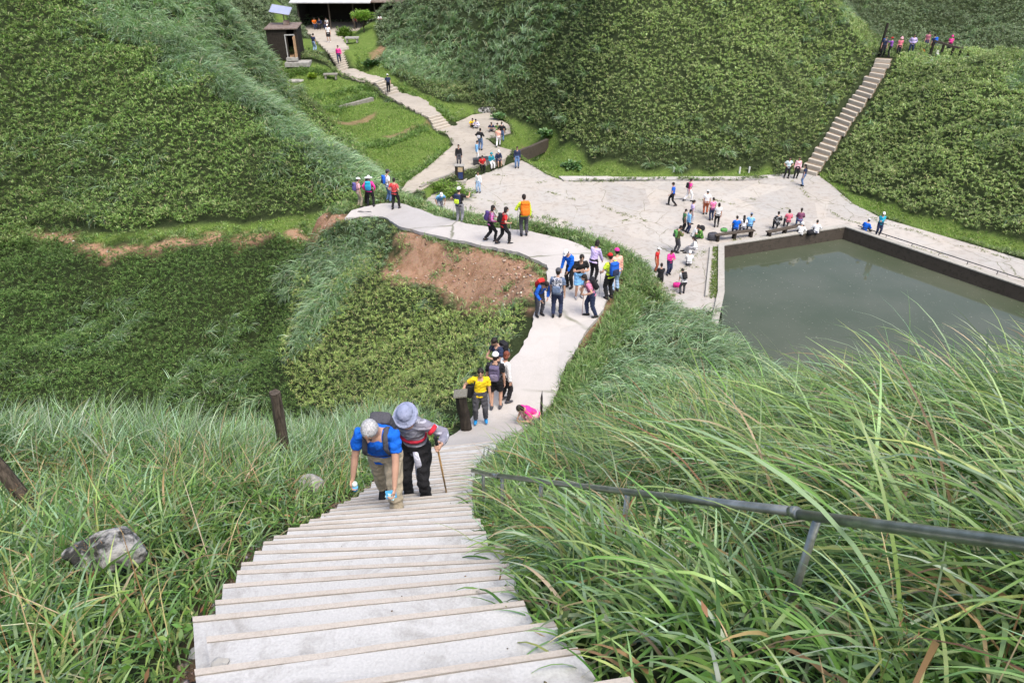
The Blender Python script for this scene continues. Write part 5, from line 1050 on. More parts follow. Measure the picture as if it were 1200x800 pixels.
W('navyhut', 369, 61, 30, 1.8, 'relax', 'navy', 'lightdenim', 'person in a navy shirt and jeans beside the dark hut')
# top of the hill stairs
S = lambda *a, **k: who(*a, **{**dict(z=6.3, group=G5, lod=2), **k})
S('stairnavy', 1033, 67, 190, 1.72, 'relax', 'navy', 'black', 'person in navy at the very top of the hill stairs beside a post', pack=dict(col='blue', label='blue backpack at the top of the hill stairs', size=.9))
S('stairpurple', 1041, 67, 300, 1.6, 'wave', 'purple', 'black', 'person in purple with a red hat stretching an arm to the left', hat='cap', hatcol='red', sleeves='long', over=dict(hands=((.24, .05, .85), (-.10, .52, 1.32))))
S('stairpink', 1051, 66.5, 180, 1.62, 'relax', (.75, .2, .25), 'black', 'person in a coral top and pink hat facing down the stairs', hat='bucket', hatcol='palepink', female=True)
S('stairlav', 1066, 64, 200, 1.66, 'hips', 'lav', 'navy', 'person in a pale violet shirt and dark trousers behind the hill crest', sleeves='long')
S('stairorange', 1080, 66, 250, 1.55, 'crouch', 'orange', 'charcoal', 'person in an orange shirt crouching behind the hill crest', z=6.0)
S('stairdark', 1083, 60, 180, 1.66, 'relax', (.35, .12, .16), 'navy', 'dark haired person standing behind the orange shirt')
S('stairblue', 1090, 64, 340, 1.66, 'relax', 'navy', 'black', 'person in dark blue seen from behind near the wooden rail', pack=dict(col='blue', label='bright blue backpack near the wooden rail', size=1.05))
S('stairwhite', 1097, 68, 10, 1.62, 'squat', 'white', 'palegrey', 'person in white sitting low behind the hill crest', hat='cap', hatcol='red', sleeves='long', z=6.0)
S('stairhot', 1110, 64, 215, 1.62, 'chestarms', 'hotpink', 'black', 'person in bright pink leaning on the wooden rail', hat='hood', hatcol='hotpink', sleeves='long', female=True, z=6.0)
# inside and beside the shelter
_o = SHEL.location
def Q(dx, dy, face, h, pose, top, bottom, label, **k):
    o = k.pop('over', {}); return person((_o.x+dx, _o.y+dy, _o.z+.15+k.pop('up', 0)), face, h, pose, top, bottom, label=label, group=G4, lod=2, over=o, **k)
Q(-SW*.36, .35, 150, 1.65, 'sit', 'orange', 'navy', 'person in an orange top sitting at the left end of the shelter', over=dict(pel=.52))
Q(-SW*.31, .25, 190, 1.65, 'sit', 'navy', 'black', 'person in dark blue sitting next to the orange top in the shelter', over=dict(pel=.52), sleeves='long')
Q(-SW*.25, .35, 210, 1.65, 'sit', 'white', 'navy', 'person in a white top sitting at the shelter edge', over=dict(pel=.52))
Q(-SW*.02, .6, 170, 1.7, 'relax', 'red', 'black', 'person in a red top standing inside the shelter by the middle post')
Q(SW*.27, .9, 150, 1.65, 'sit', 'rust', 'black', 'person in dull red sitting at the right hand table in the shelter', over=dict(pel=.52))
Q(SW*.34, .5, 200, 1.65, 'sit', 'magenta', 'black', 'person in dark magenta sitting at the right hand table in the shelter', over=dict(pel=.52))
Q(SW*.41, .9, 220, 1.65, 'sit', 'red', 'navy', 'person in a bright red shirt rightmost at the shelter tables', over=dict(pel=.52))
W('whitebush', 445, 27, 150, 1.6, 'squat', 'white', 'charcoal', 'person in white sitting by the bushes right of the shelter')
# ------------------------------------------------------------------ vegetation
def leaf_mat(name, rough=.5, trans=.28, spec=.35):
    m = bpy.data.materials.new(name); m.use_nodes = True; nt = m.node_tree; b = nt.nodes['Principled BSDF']; out = nt.nodes['Material Output']
    at = nt.nodes.new('ShaderNodeAttribute'); at.attribute_name = 'tint'; nt.links.new(at.outputs['Color'], b.inputs['Base Color'])
    b.inputs['Roughness'].default_value = rough; b.inputs['Specular IOR Level'].default_value = spec
    tr = nt.nodes.new('ShaderNodeBsdfTranslucent'); c = mixc(nt, 1.0, at.outputs['Color'], (1.0, 1.15, .55), 'MULTIPLY'); nt.links.new(c, tr.inputs['Color'])
    mx = nt.nodes.new('ShaderNodeMixShader'); mx.inputs[0].default_value = trans
    nt.links.new(b.outputs[0], mx.inputs[1]); nt.links.new(tr.outputs[0], mx.inputs[2]); nt.links.new(mx.outputs[0], out.inputs['Surface']); return m
M_LEAF = leaf_mat('leaf', .5, .34); M_BLADE = leaf_mat('grass blade', .42, .3, .45)
def pick(n, cols, wts, var=.22):
    c = np.array(cols)[rng.choice(len(cols), n, p=np.array(wts)/sum(wts))]; return np.clip(c*(1+rng.normal(0, var, (n, 1)))*(1+rng.normal(0, .06, (n, 3))), .004, .7)
def visible(x, y, h=.9, m=70, up_=1.2):
    z = H(x, y); u, v, d = proj(np.stack([x, y, z+h*.5], -1)); ok = (d > .3) & (u > -m-60/np.maximum(d, 1)*8) & (u < 1200+m+60/np.maximum(d, 1)*8) & (v > -m) & (v < 800+m+900/np.maximum(d, 1))
    i = np.nonzero(ok)[0]; X, Y_, Z = x[i], y[i], z[i]+h; vis = np.ones(len(i), bool)
    for t in np.concatenate([np.linspace(.04, .9, 30), np.linspace(.91, .985, 12)]):
        px, py, pz = X*t, Y_*t, ZC+(Z-ZC)*t
        vis &= pz > H(px, py)-up_*.25
    ok[i] = vis; return ok
def scatter(x0, x1, y0, y1, spacing, jitter=.48):
    gx, gy = np.meshgrid(np.arange(x0, x1, spacing), np.arange(y0, y1, spacing)); x = gx.ravel(); y = gy.ravel()
    return x+rng.uniform(-jitter, jitter, len(x))*spacing, y+rng.uniform(-jitter, jitter, len(y))*spacing
def open_soil(x, y, gap=.08):
    ok = ~in_poly(x, y, PLAZA) & ~in_poly(x, y, POND) & ~in_poly(x, y, TERR) & (seg_dist(x, y, POND, True)[0] > .45)
    return ok | ((H(x, y) > .45) & in_poly(x, y, PLAZA) & (y < 42))
def blades(P, az, th0, kap, L, W, seg, col, roll=None, power=1.2, wprof=None, tipcol=None):
    """arching ribbons: P base, az heading, th0 tilt from upright at the base, kap added tilt at the tip"""
    n = len(P); s = np.linspace(0, 1, seg+1); th = th0[:, None]+kap[:, None]*(s[None]**power); ds = L[:, None]/seg
    thm = (th[:, :-1]+th[:, 1:])/2; r = np.concatenate([np.zeros((n, 1)), np.cumsum(np.sin(thm)*ds, 1)], 1); z = np.concatenate([np.zeros((n, 1)), np.cumsum(np.cos(thm)*ds, 1)], 1)
    ca, sa = np.cos(az)[:, None], np.sin(az)[:, None]; C = np.stack([P[:, 0:1]+r*ca, P[:, 1:2]+r*sa, P[:, 2:3]+z], -1)
    side = np.stack([-np.sin(az), np.cos(az), np.zeros(n)], -1); roll = rng.normal(0, .5, n) if roll is None else roll
    upv = np.stack([-np.cos(th)*ca, -np.cos(th)*sa, np.sin(th)], -1)
    sd = side[:, None]*np.cos(roll)[:, None, None]+upv*np.sin(roll)[:, None, None]
    wp = np.interp(s, [0, .25, .6, .85, 1], [.55, 1, .85, .45, .04]) if wprof is None else np.interp(s, *wprof)
    off = sd*(W[:, None]*wp[None]*.5)[..., None]; V = np.stack([C-off, C+off], 2).reshape(-1, 3)
    b = (np.arange(n)*(seg+1)*2)[:, None]+np.arange(seg)[None]*2; Q = np.stack([b, b+1, b+3, b+2], -1).reshape(-1, 4)
    cc = np.repeat(col[:, None], seg+1, 1)
    if tipcol is not None: w = (s[None, :, None]**3)*tipcol[1]; cc = cc*(1-w)+np.array(tipcol[0])*w
    return V, Q, np.repeat(cc[:, :, None], 2, 2).reshape(-1, 3)
class Heap:
    def __init__(s): s.V = []; s.Q = []; s.C = []; s.n = 0
    def add(s, V, Q, C): s.V.append(V); s.Q.append(Q+s.n); s.C.append(C); s.n += len(V)
    def build(s, name, m):
        if not s.V: return
        o = tris_mesh(name, np.concatenate(s.V), np.concatenate(s.Q), m, np.concatenate(s.C)); tag(o, kind='stuff'); return o
def U(a, b, n): return rng.uniform(a, b, n)

def poly_px(q): return [p[:2] for p in hits(q)]
# where the pale silver grass grows among the bamboo grass
Z_SILVER = [poly_px(q) for q in ([(200, 0), (320, 30), (325, 110), (350, 150), (440, 205), (445, 225), (400, 215), (340, 175), (280, 140), (220, 90), (120, 30), (90, 0)],
    [(436, 60), (470, 20), (560, 0), (690, 0), (640, 60), (600, 100), (560, 112), (520, 105), (470, 95)],
    [(655, 440), (700, 370), (760, 350), (860, 352), (960, 425), (1000, 500), (760, 500), (660, 480)],
    [(350, 330), (385, 272), (440, 252), (490, 262), (470, 300), (430, 320), (380, 350), (350, 400)],
    [(430, 252), (520, 270), (600, 285), (700, 270), (740, 310), (700, 280), (640, 262), (560, 250), (480, 225), (440, 232)],
    [(620, 262), (700, 268), (750, 300), (765, 340), (700, 370), (730, 320), (700, 290)], [(1180, 60), (1200, 60), (1200, 100)])]
Z_NOSE = poly_px([(345, 340), (385, 272), (440, 252), (480, 300), (460, 335), (560, 365), (625, 372), (600, 420), (545, 470), (500, 490), (350, 482), (330, 430)])
Z_FRONT = poly_px([(655, 200), (650, 150), (675, 90), (740, 0), (985, 0), (1028, 62), (940, 205)])+[]
Z_FRONT2 = poly_px([(960, 205), (1045, 70), (1200, 66), (1240, 300), (1100, 275), (1000, 235)])
def p_silver(x, y):
    s = np.zeros(len(x)); n = (vnoise(x, y, 2.6, 21)-.5)*3.0
    for q in Z_SILVER:
        d, _ = seg_dist(x, y, q, True); s = np.maximum(s, sstep(np.where(in_poly(x, y, q), d, -d)+n, -1.0, 1.0))
    return np.clip(s*.92+.10*(vnoise(x, y, 3.3, 22) > .62), 0, 1)
BOULDER = V3(133, 664)
heap = Heap()
# --- bamboo grass over the far slopes: rosettes of leaves on stalks of uneven height
x, y = scatter(-50, 68, 15.5, 106, .20); x2, y2 = scatter(-32, 3, 15.5, 36, .24); x = np.r_[x, x2]; y = np.r_[y, y2]
far = np.hypot(x, y); keep = rng.random(len(x)) < np.clip((50/np.maximum(far, 1))**1.0, .45, 1)
x, y, far = x[keep], y[keep], far[keep]
k = visible(x, y, 1.0); x, y, far = x[k], y[k], far[k]
rc = rib_clear(x, y); soil = zone_soil(x, y); lawn = zone_lawn(x, y); ok = open_soil(x, y) & (rc > .22+.12*rng.random(len(x))) & (soil < .35)
x, y, far, lawn, rc = x[ok], y[ok], far[ok], lawn[ok], rc[ok]
ps = p_silver(x, y); u01 = rng.random(len(x)); is_s = (u01 < ps)
dull = lawn < .35
bx, by, bf = x[dull & ~is_s], y[dull & ~is_s], far[dull & ~is_s]
n = len(bx); K = 13; sc = np.clip((bf/45)**.4, .62, 1.25)*.92
edge = np.clip((rib_clear(bx, by)-.1)/1.3, .18, 1)*np.clip(seg_dist(bx, by, PLAZA, True)[0]/2.2, .25, 1)*np.clip(1-lawn[dull & ~is_s], .4, 1)
hgt = (.12+.85*np.clip(vnoise(bx, by, .95, 31)-.30, 0, 1)+.9*np.clip(vnoise(bx, by, 3.0, 35)-.45, 0, 1)+.28*rng.random(n)**1.5)*np.where((bf < 36) & (by < 27) & (bx > -9), .62, 1)*edge
bz = H(bx, by); low = rng.random(n*K) < .25
zz = np.repeat(bz+hgt, K)-np.where(low, U(.1, .5, n*K), U(0, .06, n*K))*np.repeat(np.clip(hgt, .1, 1), K)
P = np.stack([np.repeat(bx, K)+rng.normal(0, .035, n*K), np.repeat(by, K)+rng.normal(0, .035, n*K), zz], 1)
tone = np.repeat(.80+.42*vnoise(bx, by, 6.0, 33)+.28*(vnoise(bx, by, 1.4, 34)-.5)+rng.normal(0, .13, n), K)[:, None]
valley = np.repeat(((bx < -7) & (by < 34.2)), K)[:, None]; leftg = np.repeat((bx < -7.5) & (by >= 34.2) & (by < 60), K)[:, None]; nose = np.repeat(in_poly(bx, by, Z_NOSE), K)[:, None]; farh = np.repeat(by > 80, K)[:, None]; front = np.repeat(in_poly(bx, by, Z_FRONT) | in_poly(bx, by, Z_FRONT2), K)[:, None]
ca = pick(n*K, [(.12, .17, .060), (.16, .21, .08), (.22, .26, .13), (.08, .125, .04), (.30, .25, .15)], [5, 5, 2.4, 5, .6])
cf = pick(n*K, [(.20, .245, .085), (.26, .295, .12), (.36, .37, .19), (.13, .18, .055), (.40, .34, .20)], [5, 5, 3.4, 4, 1.0])
ch = pick(n*K, [(.15, .20, .11), (.19, .24, .145), (.25, .29, .19), (.10, .145, .075)], [5, 5, 2, 4])
cl = pick(n*K, [(.14, .23, .055), (.19, .28, .08), (.28, .35, .14), (.09, .16, .035), (.34, .30, .17)], [5, 4.5, 2.4, 4, .7])
cv = pick(n*K, [(.09, .17, .038), (.13, .22, .055), (.20, .28, .09), (.06, .12, .025)], [5, 4, 2, 4])
cn = pick(n*K, [(.20, .28, .075), (.26, .34, .10), (.34, .40, .16), (.14, .20, .05), (.36, .30, .16)], [5, 4, 2, 3.5, 1.2])
cn = cn*1.28; ca = ca*1.28; cf = cf*1.28*np.array([.92, 1.04, .95]); ch = ch*1.2; cl = cl*1.2
col = np.where(nose, cn, np.where(farh, ch, np.where(front, cf, np.where(valley, cv, np.where(leftg, cl, ca)))))*tone
near_ = np.repeat(np.where(by < 34, .8, 1.0), K)
heap.add(*blades(P, U(0, 6.283, n*K), U(.15, 1.1, n*K), U(.5, 1.5, n*K), U(.14, .28, n*K)*np.repeat(sc, K)*near_, U(.028, .052, n*K)*np.repeat(sc, K)*near_, 2, col, wprof=([0, .45, 1], [.3, 1, .04])))
heap.build('bamboo_grass', M_LEAF); heap = Heap()
# --- silver grass tussocks
sel = dull & is_s & (rng.random(len(x)) < np.where(far < 42, .36, .22)); sx, sy, sf = x[sel], y[sel], far[sel]; n = len(sx); K = 44
sc = np.clip((sf/45)**.5, .55, 1.25); hs = np.clip((rib_clear(sx, sy)-.1)/1.2, .3, 1)*np.where((sf < 50) & (sx > -7) & (sy > 26) & (sx < 7.2), .42, 1.12)
az0 = vnoise(sx, sy, 5, 41)*2.5+np.where(sx > 2, 3.4, 4.4)
P = np.stack([np.repeat(sx, K)+rng.normal(0, .08, n*K), np.repeat(sy, K)+rng.normal(0, .08, n*K), np.repeat(H(sx, sy), K)-.03], 1)
az = np.repeat(az0, K)+rng.normal(0, .95, n*K)
pale = np.repeat(.75+.5*vnoise(sx, sy, 4, 43)+rng.normal(0, .12, n), K)[:, None]
col = pick(n*K, [(.20, .31, .14), (.28, .40, .23), (.32, .43, .28), (.11, .20, .06), (.38, .35, .22)], [5, 5, 3.5, 4, 1.0])*pale
sL = U(.55, 1.15, n*K)*np.repeat(np.clip(sc, .7, 1.1)*hs, K)
heap.add(*blades(P, az, U(.05, .65, n*K), U(1.2, 2.6, n*K), sL, U(.013, .024, n*K)*np.repeat(sc*1.6, K), 4, col))
heap.build('silver_grass', M_BLADE); heap = Heap()
# --- rough grass on the far shoulder of the ridge path
x, y = scatter(-10, 7, 22, 40, .13); L_, R_, _m, _f = RIBS[0]; M_ = (L_+R_)/2; d, p = seg_dist(x, y, M_[::2]); j = np.clip((p*2).astype(int), 0, len(M_)-1); hw = np.linalg.norm((R_-L_)[:, :2], axis=1)[j]/2
k = ((x-M_[j, 0])*(R_-L_)[j, 0]+(y-M_[j, 1])*(R_-L_)[j, 1] > 0) & (d-hw > .04) & (d-hw < 1.9) & (rng.random(len(x)) < .8); x, y = x[k], y[k]; n = len(x); K = 9; t = .45+.8*vnoise(x, y, .9, 55)
P = np.stack([np.repeat(x, K)+rng.normal(0, .05, n*K), np.repeat(y, K)+rng.normal(0, .05, n*K), np.repeat(H(x, y), K)-.02], 1)
heap.add(*blades(P, U(0, 6.28, n*K), U(.1, .8, n*K), U(.5, 1.8, n*K), U(.22, .5, n*K)*np.repeat(t, K), U(.016, .028, n*K), 3, pick(n*K, [(.15, .26, .07), (.21, .32, .11), (.30, .38, .18), (.10, .17, .04), (.38, .32, .18)], [5, 4, 3, 3, 1.2])))
# ragged clumps creeping over the bare earth, and taller bands along the lawn steps
def tufts(x, y, K, Lr, cols, wts, wd=(.018, .032)):
    n = len(x); heap.add(*blades(np.stack([np.repeat(x, K)+rng.normal(0, .07, n*K), np.repeat(y, K)+rng.normal(0, .07, n*K), np.repeat(H(x, y), K)-.02], 1), U(0, 6.28, n*K), U(.1, .8, n*K), U(.5, 1.8, n*K), U(*Lr, n*K), U(*wd, n*K), 3, pick(n*K, cols, wts)))
TG = [(.15, .26, .07), (.21, .32, .10), (.10, .17, .04), (.30, .32, .16)]
x = U(-12, 3, 9000); y = U(22, 36, 9000); dd, _ = seg_dist(x, y, Z_SCRAPE, True); ins = in_poly(x, y, Z_SCRAPE); k = ins & (((vnoise(x, y, .8, 97) > .74)) | (dd < .5*vnoise(x, y, .5, 98))); tufts(x[k], y[k], 7, (.1, .3), TG, [4, 3, 3, 2])
x = U(-27, -9, 6000); y = U(31, 37, 6000); dd, _ = seg_dist(x, y, Z_TRAIL); k = (dd < .8) & (dd > .22) & (vnoise(x, y, .6, 99) > .5); tufts(x[k], y[k], 7, (.12, .36), TG, [4, 3, 3, 2])
x = U(-1, 6, 16000); y = U(12, 27, 16000); j = np.clip((seg_dist(x, y, M_[::2])[1]*2).astype(int), 0, len(M_)-1); rc = rib_clear(x, y, [0]); k = (rc > .0) & (rc < .95) & ((x-M_[j, 0])*(R_-L_)[j, 0]+(y-M_[j, 1])*(R_-L_)[j, 1] > 0) & ((y < 18.5) | (y > 25) | (rc > .3) | (rng.random(16000) < .25)); tufts(x[k], y[k], 8, (.18, .45), TG, [4, 3, 3, 1], (.013, .024))
for q in ([(322, 112), (350, 116), (380, 112), (415, 106), (435, 104)], [(380, 128), (410, 120), (438, 112)], [(425, 172), (455, 168), (500, 150)], [(330, 88), (352, 84), (380, 86)], [(450, 205), (470, 212), (500, 196), (528, 176)], [(412, 68), (418, 84), (440, 96)], [(470, 104), (500, 124), (528, 140)]):
    w = np.array([hit(u, v)[:2] for u, v in q]); t = rng.random(420)*(len(w)-1); i = np.minimum(t.astype(int), len(w)-2); f = (t-i)[:, None]; pp = w[i]*(1-f)+w[i+1]*f+rng.normal(0, .35, (420, 2)); k = (rib_clear(pp[:, 0], pp[:, 1]) > .1) & ~in_poly(pp[:, 0], pp[:, 1], TERR); pp = pp[k]; tufts(pp[:, 0], pp[:, 1], 8, (.2, .55), [(.10, .19, .04), (.15, .25, .05), (.20, .30, .08)], [4, 3, 2], (.03, .05))
heap.build('verge_grass', M_BLADE); heap = Heap()
# --- lawns: short tufts
x, y = scatter(-26, 36, 33, 84, .15); k = (rng.random(len(x)) < np.clip(45/np.hypot(x, y), .3, 1)); x, y = x[k], y[k]; k = visible(x, y, .1, 20); x, y = x[k], y[k]; l = zone_lawn(x, y); ok = open_soil(x, y) & (rib_clear(x, y) > .04) & (l > .3) & (rng.random(len(x)) < l); x, y = x[ok], y[ok]
n = len(x); K = 5; tall = (.45+1.1*vnoise(x, y, 1.4, 51)**1.5)*(.8+.5*(vnoise(x, y, .5, 52)))
P = np.stack([np.repeat(x, K)+rng.normal(0, .05, n*K), np.repeat(y, K)+rng.normal(0, .05, n*K), np.repeat(H(x, y), K)-.01], 1)
col = pick(n*K, [(.14, .25, .04), (.19, .31, .055), (.26, .36, .09), (.09, .17, .03), (.36, .36, .18)], [4, 4, 3, 2.4, 1.1])*np.repeat(.8+.4*vnoise(x, y, 2.2, 53), K)[:, None]
heap.add(*blades(P, U(0, 6.28, n*K), U(.1, .9, n*K), U(.2, 1.0, n*K), U(.09, .2, n*K)*np.repeat(tall, K), U(.022, .04, n*K), 2, col))
heap.build('lawn_grass', M_LEAF); heap = Heap()
# --- grass of the near hill
def near_grass(x, y, K, Lr, Wr, seg, lean, az_c, az_s, cols, wts, hfn=None, dead=.06, kap=(.7, 1.9), th=(.05, .6), sig=.05, tip=None, prof=None):
    n = len(x); P = np.stack([np.repeat(x, K)+rng.normal(0, sig, n*K), np.repeat(y, K)+rng.normal(0, sig, n*K), np.repeat(H(x, y), K)-.03], 1)
    az = np.repeat(az_c if np.ndim(az_c) else np.full(n, az_c), K)+rng.normal(0, az_s, n*K); h = np.repeat(hfn if hfn is not None else np.ones(n), K)
    col = pick(n*K, cols, wts)*np.repeat(.85+.3*vnoise(x, y, 1.3, 61), K)[:, None]; dd = rng.random(n*K) < dead
    col[dd] = pick(int(dd.sum()), [(.36, .27, .14), (.24, .15, .07), (.42, .36, .22)], [3, 2, 2])
    L = U(*Lr, n*K)*h; heap.add(*blades(P, az, U(*th, n*K)+lean, U(*kap, n*K), L, U(*Wr, n*K), seg, col, tipcol=tip, wprof=prof))
GREEN = [(.095, .185, .038), (.145, .25, .06), (.23, .33, .115), (.05, .115, .02), (.28, .34, .11)]
PALE = [(.16, .26, .125), (.23, .34, .19), (.33, .43, .29), (.11, .19, .065)]
def near_pts(x0, x1, y0, y1, sp, gap, dens=None):
    x, y = scatter(x0, x1, y0, y1, sp); k = visible(x, y, .9, 60, 2.0) & (rib_clear(x, y) > gap) & (zone_soil(x, y) < .5) & open_soil(x, y); x, y = x[k], y[k]
    k = (((x-BOULDER.x)/.42)**2+((y-BOULDER.y+.14)/.36)**2 > 1) | (rng.random(len(x)) < .08); x, y = x[k], y[k]
    return x, y
cx = lambda y: np.interp(y, [2, 6.6, 10, 15], [-.4, -1.25, -1.2, -.7])
# left bank, tall pale grass on its crest, greener and shorter towards the stairs
x, y = near_pts(-13, 0, 1.0, 15, .13, .1); k = x < cx(y); x, y = x[k], y[k]; d = rib_clear(x, y)
crest = sstep(y+.25*np.abs(x), 8.2, 10.4)*sstep(d, .3, 1.4)
hf = np.clip(.32+.35*sstep(d, .15, 1.6)+.55*crest, .2, 1.5)*(.7+.6*vnoise(x, y, .9, 71))
k = rng.random(len(x)) < crest; near_grass(x[k], y[k], 9, (.55, 1.05), (.012, .022), 5, 0, U(0, 6.28, int(k.sum())), 1.0, PALE+GREEN[:2], [4, 5, 4, 3, 3, 2], hf[k], .03, (.5, 1.7), (.02, .5))
k = ~k; near_grass(x[k], y[k], 8, (.45, .95), (.011, .022), 5, 0, U(0, 6.28, int(k.sum())), 1.2, GREEN+PALE[:2], [5, 5, 3, 4, 2, 3, 2], hf[k], .07, (.8, 2.0), (.1, .8))
# right bank: long blades arching over towards the stairs
x, y = near_pts(-1.0, 17, .5, 16, .14, .03); k = x > cx(y)+.3; x, y = x[k], y[k]; d = rib_clear(x, y); r = np.hypot(x, y)
big = sstep(x+.35*y, 2.4, 4.2)*(1-sstep(y, 8.5, 11.0))
clump = vnoise(x, y, .55, 74)
hf = np.clip(.42+.42*sstep(d, .1, 1.0)+.42*big, .25, 1.7)*(.55+.95*clump)*(1-.5*sstep(y, 8, 11))
azl = math.pi+(vnoise(x, y, 1.5, 73)-.5)*2.6+np.where(y > 6, -.35, .15)
dn = rng.random(len(x)) < np.clip(8/np.maximum(r, 3), .5, 1)*np.clip(.25+1.6*clump, .3, 1)
near_grass(x[dn], y[dn], 9, (.5, 1.2), (.010, .023), 8, 0, azl[dn], .95, GREEN+PALE[:3], [4, 6, 5, 3, 3, 3, 3, 2], hf[dn], .055, (1.1, 2.9), (.02, .65))
k = rng.random(len(x)) < .34; near_grass(x[k], y[k], 6, (.3, .75), (.014, .036), 5, 0, U(0, 6.28, int(k.sum())), 1.2, [(.06, .12, .03), (.085, .16, .04), (.12, .20, .06), (.045, .09, .02)], [4, 3, 2, 4], hf[k], .16, (.4, 1.9), (.1, 1.1))
# sparse long blades and stems that stand above the rest
m_ = 420; x = U(.8, 9, m_); y = U(1.2, 8.5, m_); k = (rib_clear(x, y) > .5) & (x > cx(y)+.8) & (x > 1.2+.12*y); x, y = x[k], y[k]
near_grass(x, y, 4, (1.1, 1.9), (.014, .026), 10, 0, math.pi+rng.normal(.0, .7, len(x)), .35, [(.22, .33, .10), (.28, .40, .15), (.34, .44, .22), (.16, .27, .07), (.46, .38, .22)], [4, 4, 3, 3, 1.4], None, .06, (.8, 2.3), (.02, .45))
# thin dry stalks
m_ = 800; x = U(-8, 10, m_); y = U(1, 11, m_); k = (rib_clear(x, y) > .25) & open_soil(x, y); x, y = x[k], y[k]
near_grass(x, y, 2, (.5, 1.2), (.005, .010), 5, 0, U(0, 6.28, len(x)), .5, [(.42, .32, .18), (.30, .19, .09), (.5, .44, .28)], [3, 2, 2], None, .0, (.2, 1.2), (.05, .6))
heap.build('tall_grass', M_BLADE); heap = Heap()
# --- brown seed heads on their stalks
m_ = 230; x = U(-7, 7, m_); y = U(1.2, 8, m_); k = (rib_clear(x, y) > .3) & open_soil(x, y); x, y = x[k], y[k]; n = len(x); K = 26; hz = U(.35, .8, n)
P = np.stack([np.repeat(x, K)+rng.normal(0, .035, n*K), np.repeat(y, K)+rng.normal(0, .035, n*K), np.repeat(H(x, y)+hz, K)+U(-.07, .07, n*K)], 1)
heap.add(*blades(P, U(0, 6.28, n*K), U(.2, 1.6, n*K), U(.0, .8, n*K), U(.02, .045, n*K), U(.004, .008, n*K), 1, pick(n*K, [(.28, .15, .06), (.38, .24, .11), (.20, .10, .04)], [3, 3, 2])))
heap.add(*blades(np.stack([x, y, H(x, y)], 1), U(0, 6.28, n), U(0, .06, n), U(0, .1, n), hz, np.full(n, .006), 3, pick(n, [(.2, .2, .07)], [1])))
# --- herbs with broad leaves low in the left bank and along the stair edges
x, y = near_pts(-9, 3, 1.0, 12, .16, .06); d = rib_clear(x, y); k = rng.random(len(x)) < np.clip(.95-d*.45, .12, .9)*(.3+.9*(vnoise(x, y, .8, 81) > .42)); x, y = x[k], y[k]; n = len(x); K = 14
P = np.stack([np.repeat(x, K)+rng.normal(0, .06, n*K), np.repeat(y, K)+rng.normal(0, .06, n*K), np.repeat(H(x, y), K)+U(.02, .34, n*K)*np.repeat(.4+.8*vnoise(x, y, .6, 82), K)], 1)
heap.add(*blades(P, U(0, 6.28, n*K), U(.5, 1.3, n*K), U(.1, .9, n*K), U(.035, .09, n*K), U(.018, .036, n*K), 2, pick(n*K, [(.09, .18, .03), (.13, .24, .05), (.18, .29, .07), (.06, .12, .02), (.30, .16, .07)], [4, 4, 2, 4, .5]), wprof=([0, .4, 1], [.2, 1, .05])))
heap.build('herbs', M_LEAF); heap = Heap()
# --- weeds in the joints of the plaza and along its rims
WEED = [[(560, 232), (610, 250), (650, 262)], [(640, 225), (700, 240), (760, 262)], [(760, 225), (800, 232), (870, 240)], [(930, 212), (950, 235), (985, 255), (1005, 262)], [(880, 232), (905, 245), (960, 240)], [(1010, 250), (1060, 270), (1120, 285), (1190, 305)],
    [(1040, 280), (1100, 300), (1190, 330)], [(850, 285), (900, 277), (990, 266)], [(855, 280), (885, 276)], [(905, 278), (940, 272)], [(800, 325), (815, 300), (832, 290)], [(790, 350), (800, 318)], [(1000, 240), (985, 222), (962, 208)], [(570, 205), (600, 208)], [(662, 214), (760, 213), (870, 213)], [(700, 290), (720, 270), (740, 250)],
    [(540, 200), (560, 199), (588, 189)], [(560, 180), (572, 173)], [(620, 215), (655, 213)]]
for q in WEED:
    w = [atz(u, v, 0)[:2] for u, v in q]; L = sum(np.linalg.norm(w[i+1]-w[i]) for i in range(len(w)-1)); n = int(L*9); t = np.sort(rng.random(n))*(len(w)-1); i = np.minimum(t.astype(int), len(w)-2); f = (t-i)[:, None]; w = np.array(w); p = w[i]*(1-f)+w[i+1]*f
    p[:, 0] += (vnoise(p[:, 0], p[:, 1], .8, 91)-.5)*.8+rng.normal(0, .07, n); p[:, 1] += (vnoise(p[:, 0], p[:, 1], .9, 92)-.5)*.6+rng.normal(0, .07, n)
    k = (vnoise(p[:, 0], p[:, 1], 1.1, 93) > .42) & ~in_poly(p[:, 0], p[:, 1], POND) & (H(p[:, 0], p[:, 1]) < .2); p = p[k]; n = len(p); K = 7
    if n: heap.add(*blades(np.stack([np.repeat(p[:, 0], K)+rng.normal(0, .06, n*K), np.repeat(p[:, 1], K)+rng.normal(0, .06, n*K), np.full(n*K, .015)], 1), U(0, 6.28, n*K), U(.4, 1.3, n*K), U(.2, .8, n*K), U(.05, .13, n*K), U(.02, .035, n*K), 2, pick(n*K, [(.15, .20, .06), (.20, .24, .09), (.27, .26, .13)], [3, 3, 2])))
st = np.array([atz(u, v, 0)[:2] for u, v in ((831, 350), (836, 290), (845, 290), (842, 350))]); mn, mx_ = st.min(0), st.max(0); n = 2600; p = np.stack([U(mn[0], mx_[0], n), U(mn[1], mx_[1], n)], 1); p = p[in_poly(p[:, 0], p[:, 1], st)]; n = len(p); K = 5
heap.add(*blades(np.stack([np.repeat(p[:, 0], K)+rng.normal(0, .04, n*K), np.repeat(p[:, 1], K), np.full(n*K, .015)], 1), U(0, 6.28, n*K), U(.1, 1.0, n*K), U(.2, .8, n*K), U(.08, .18, n*K), U(.02, .035, n*K), 2, pick(n*K, [(.13, .22, .04), (.18, .26, .06), (.27, .28, .12)], [3, 3, 1])))
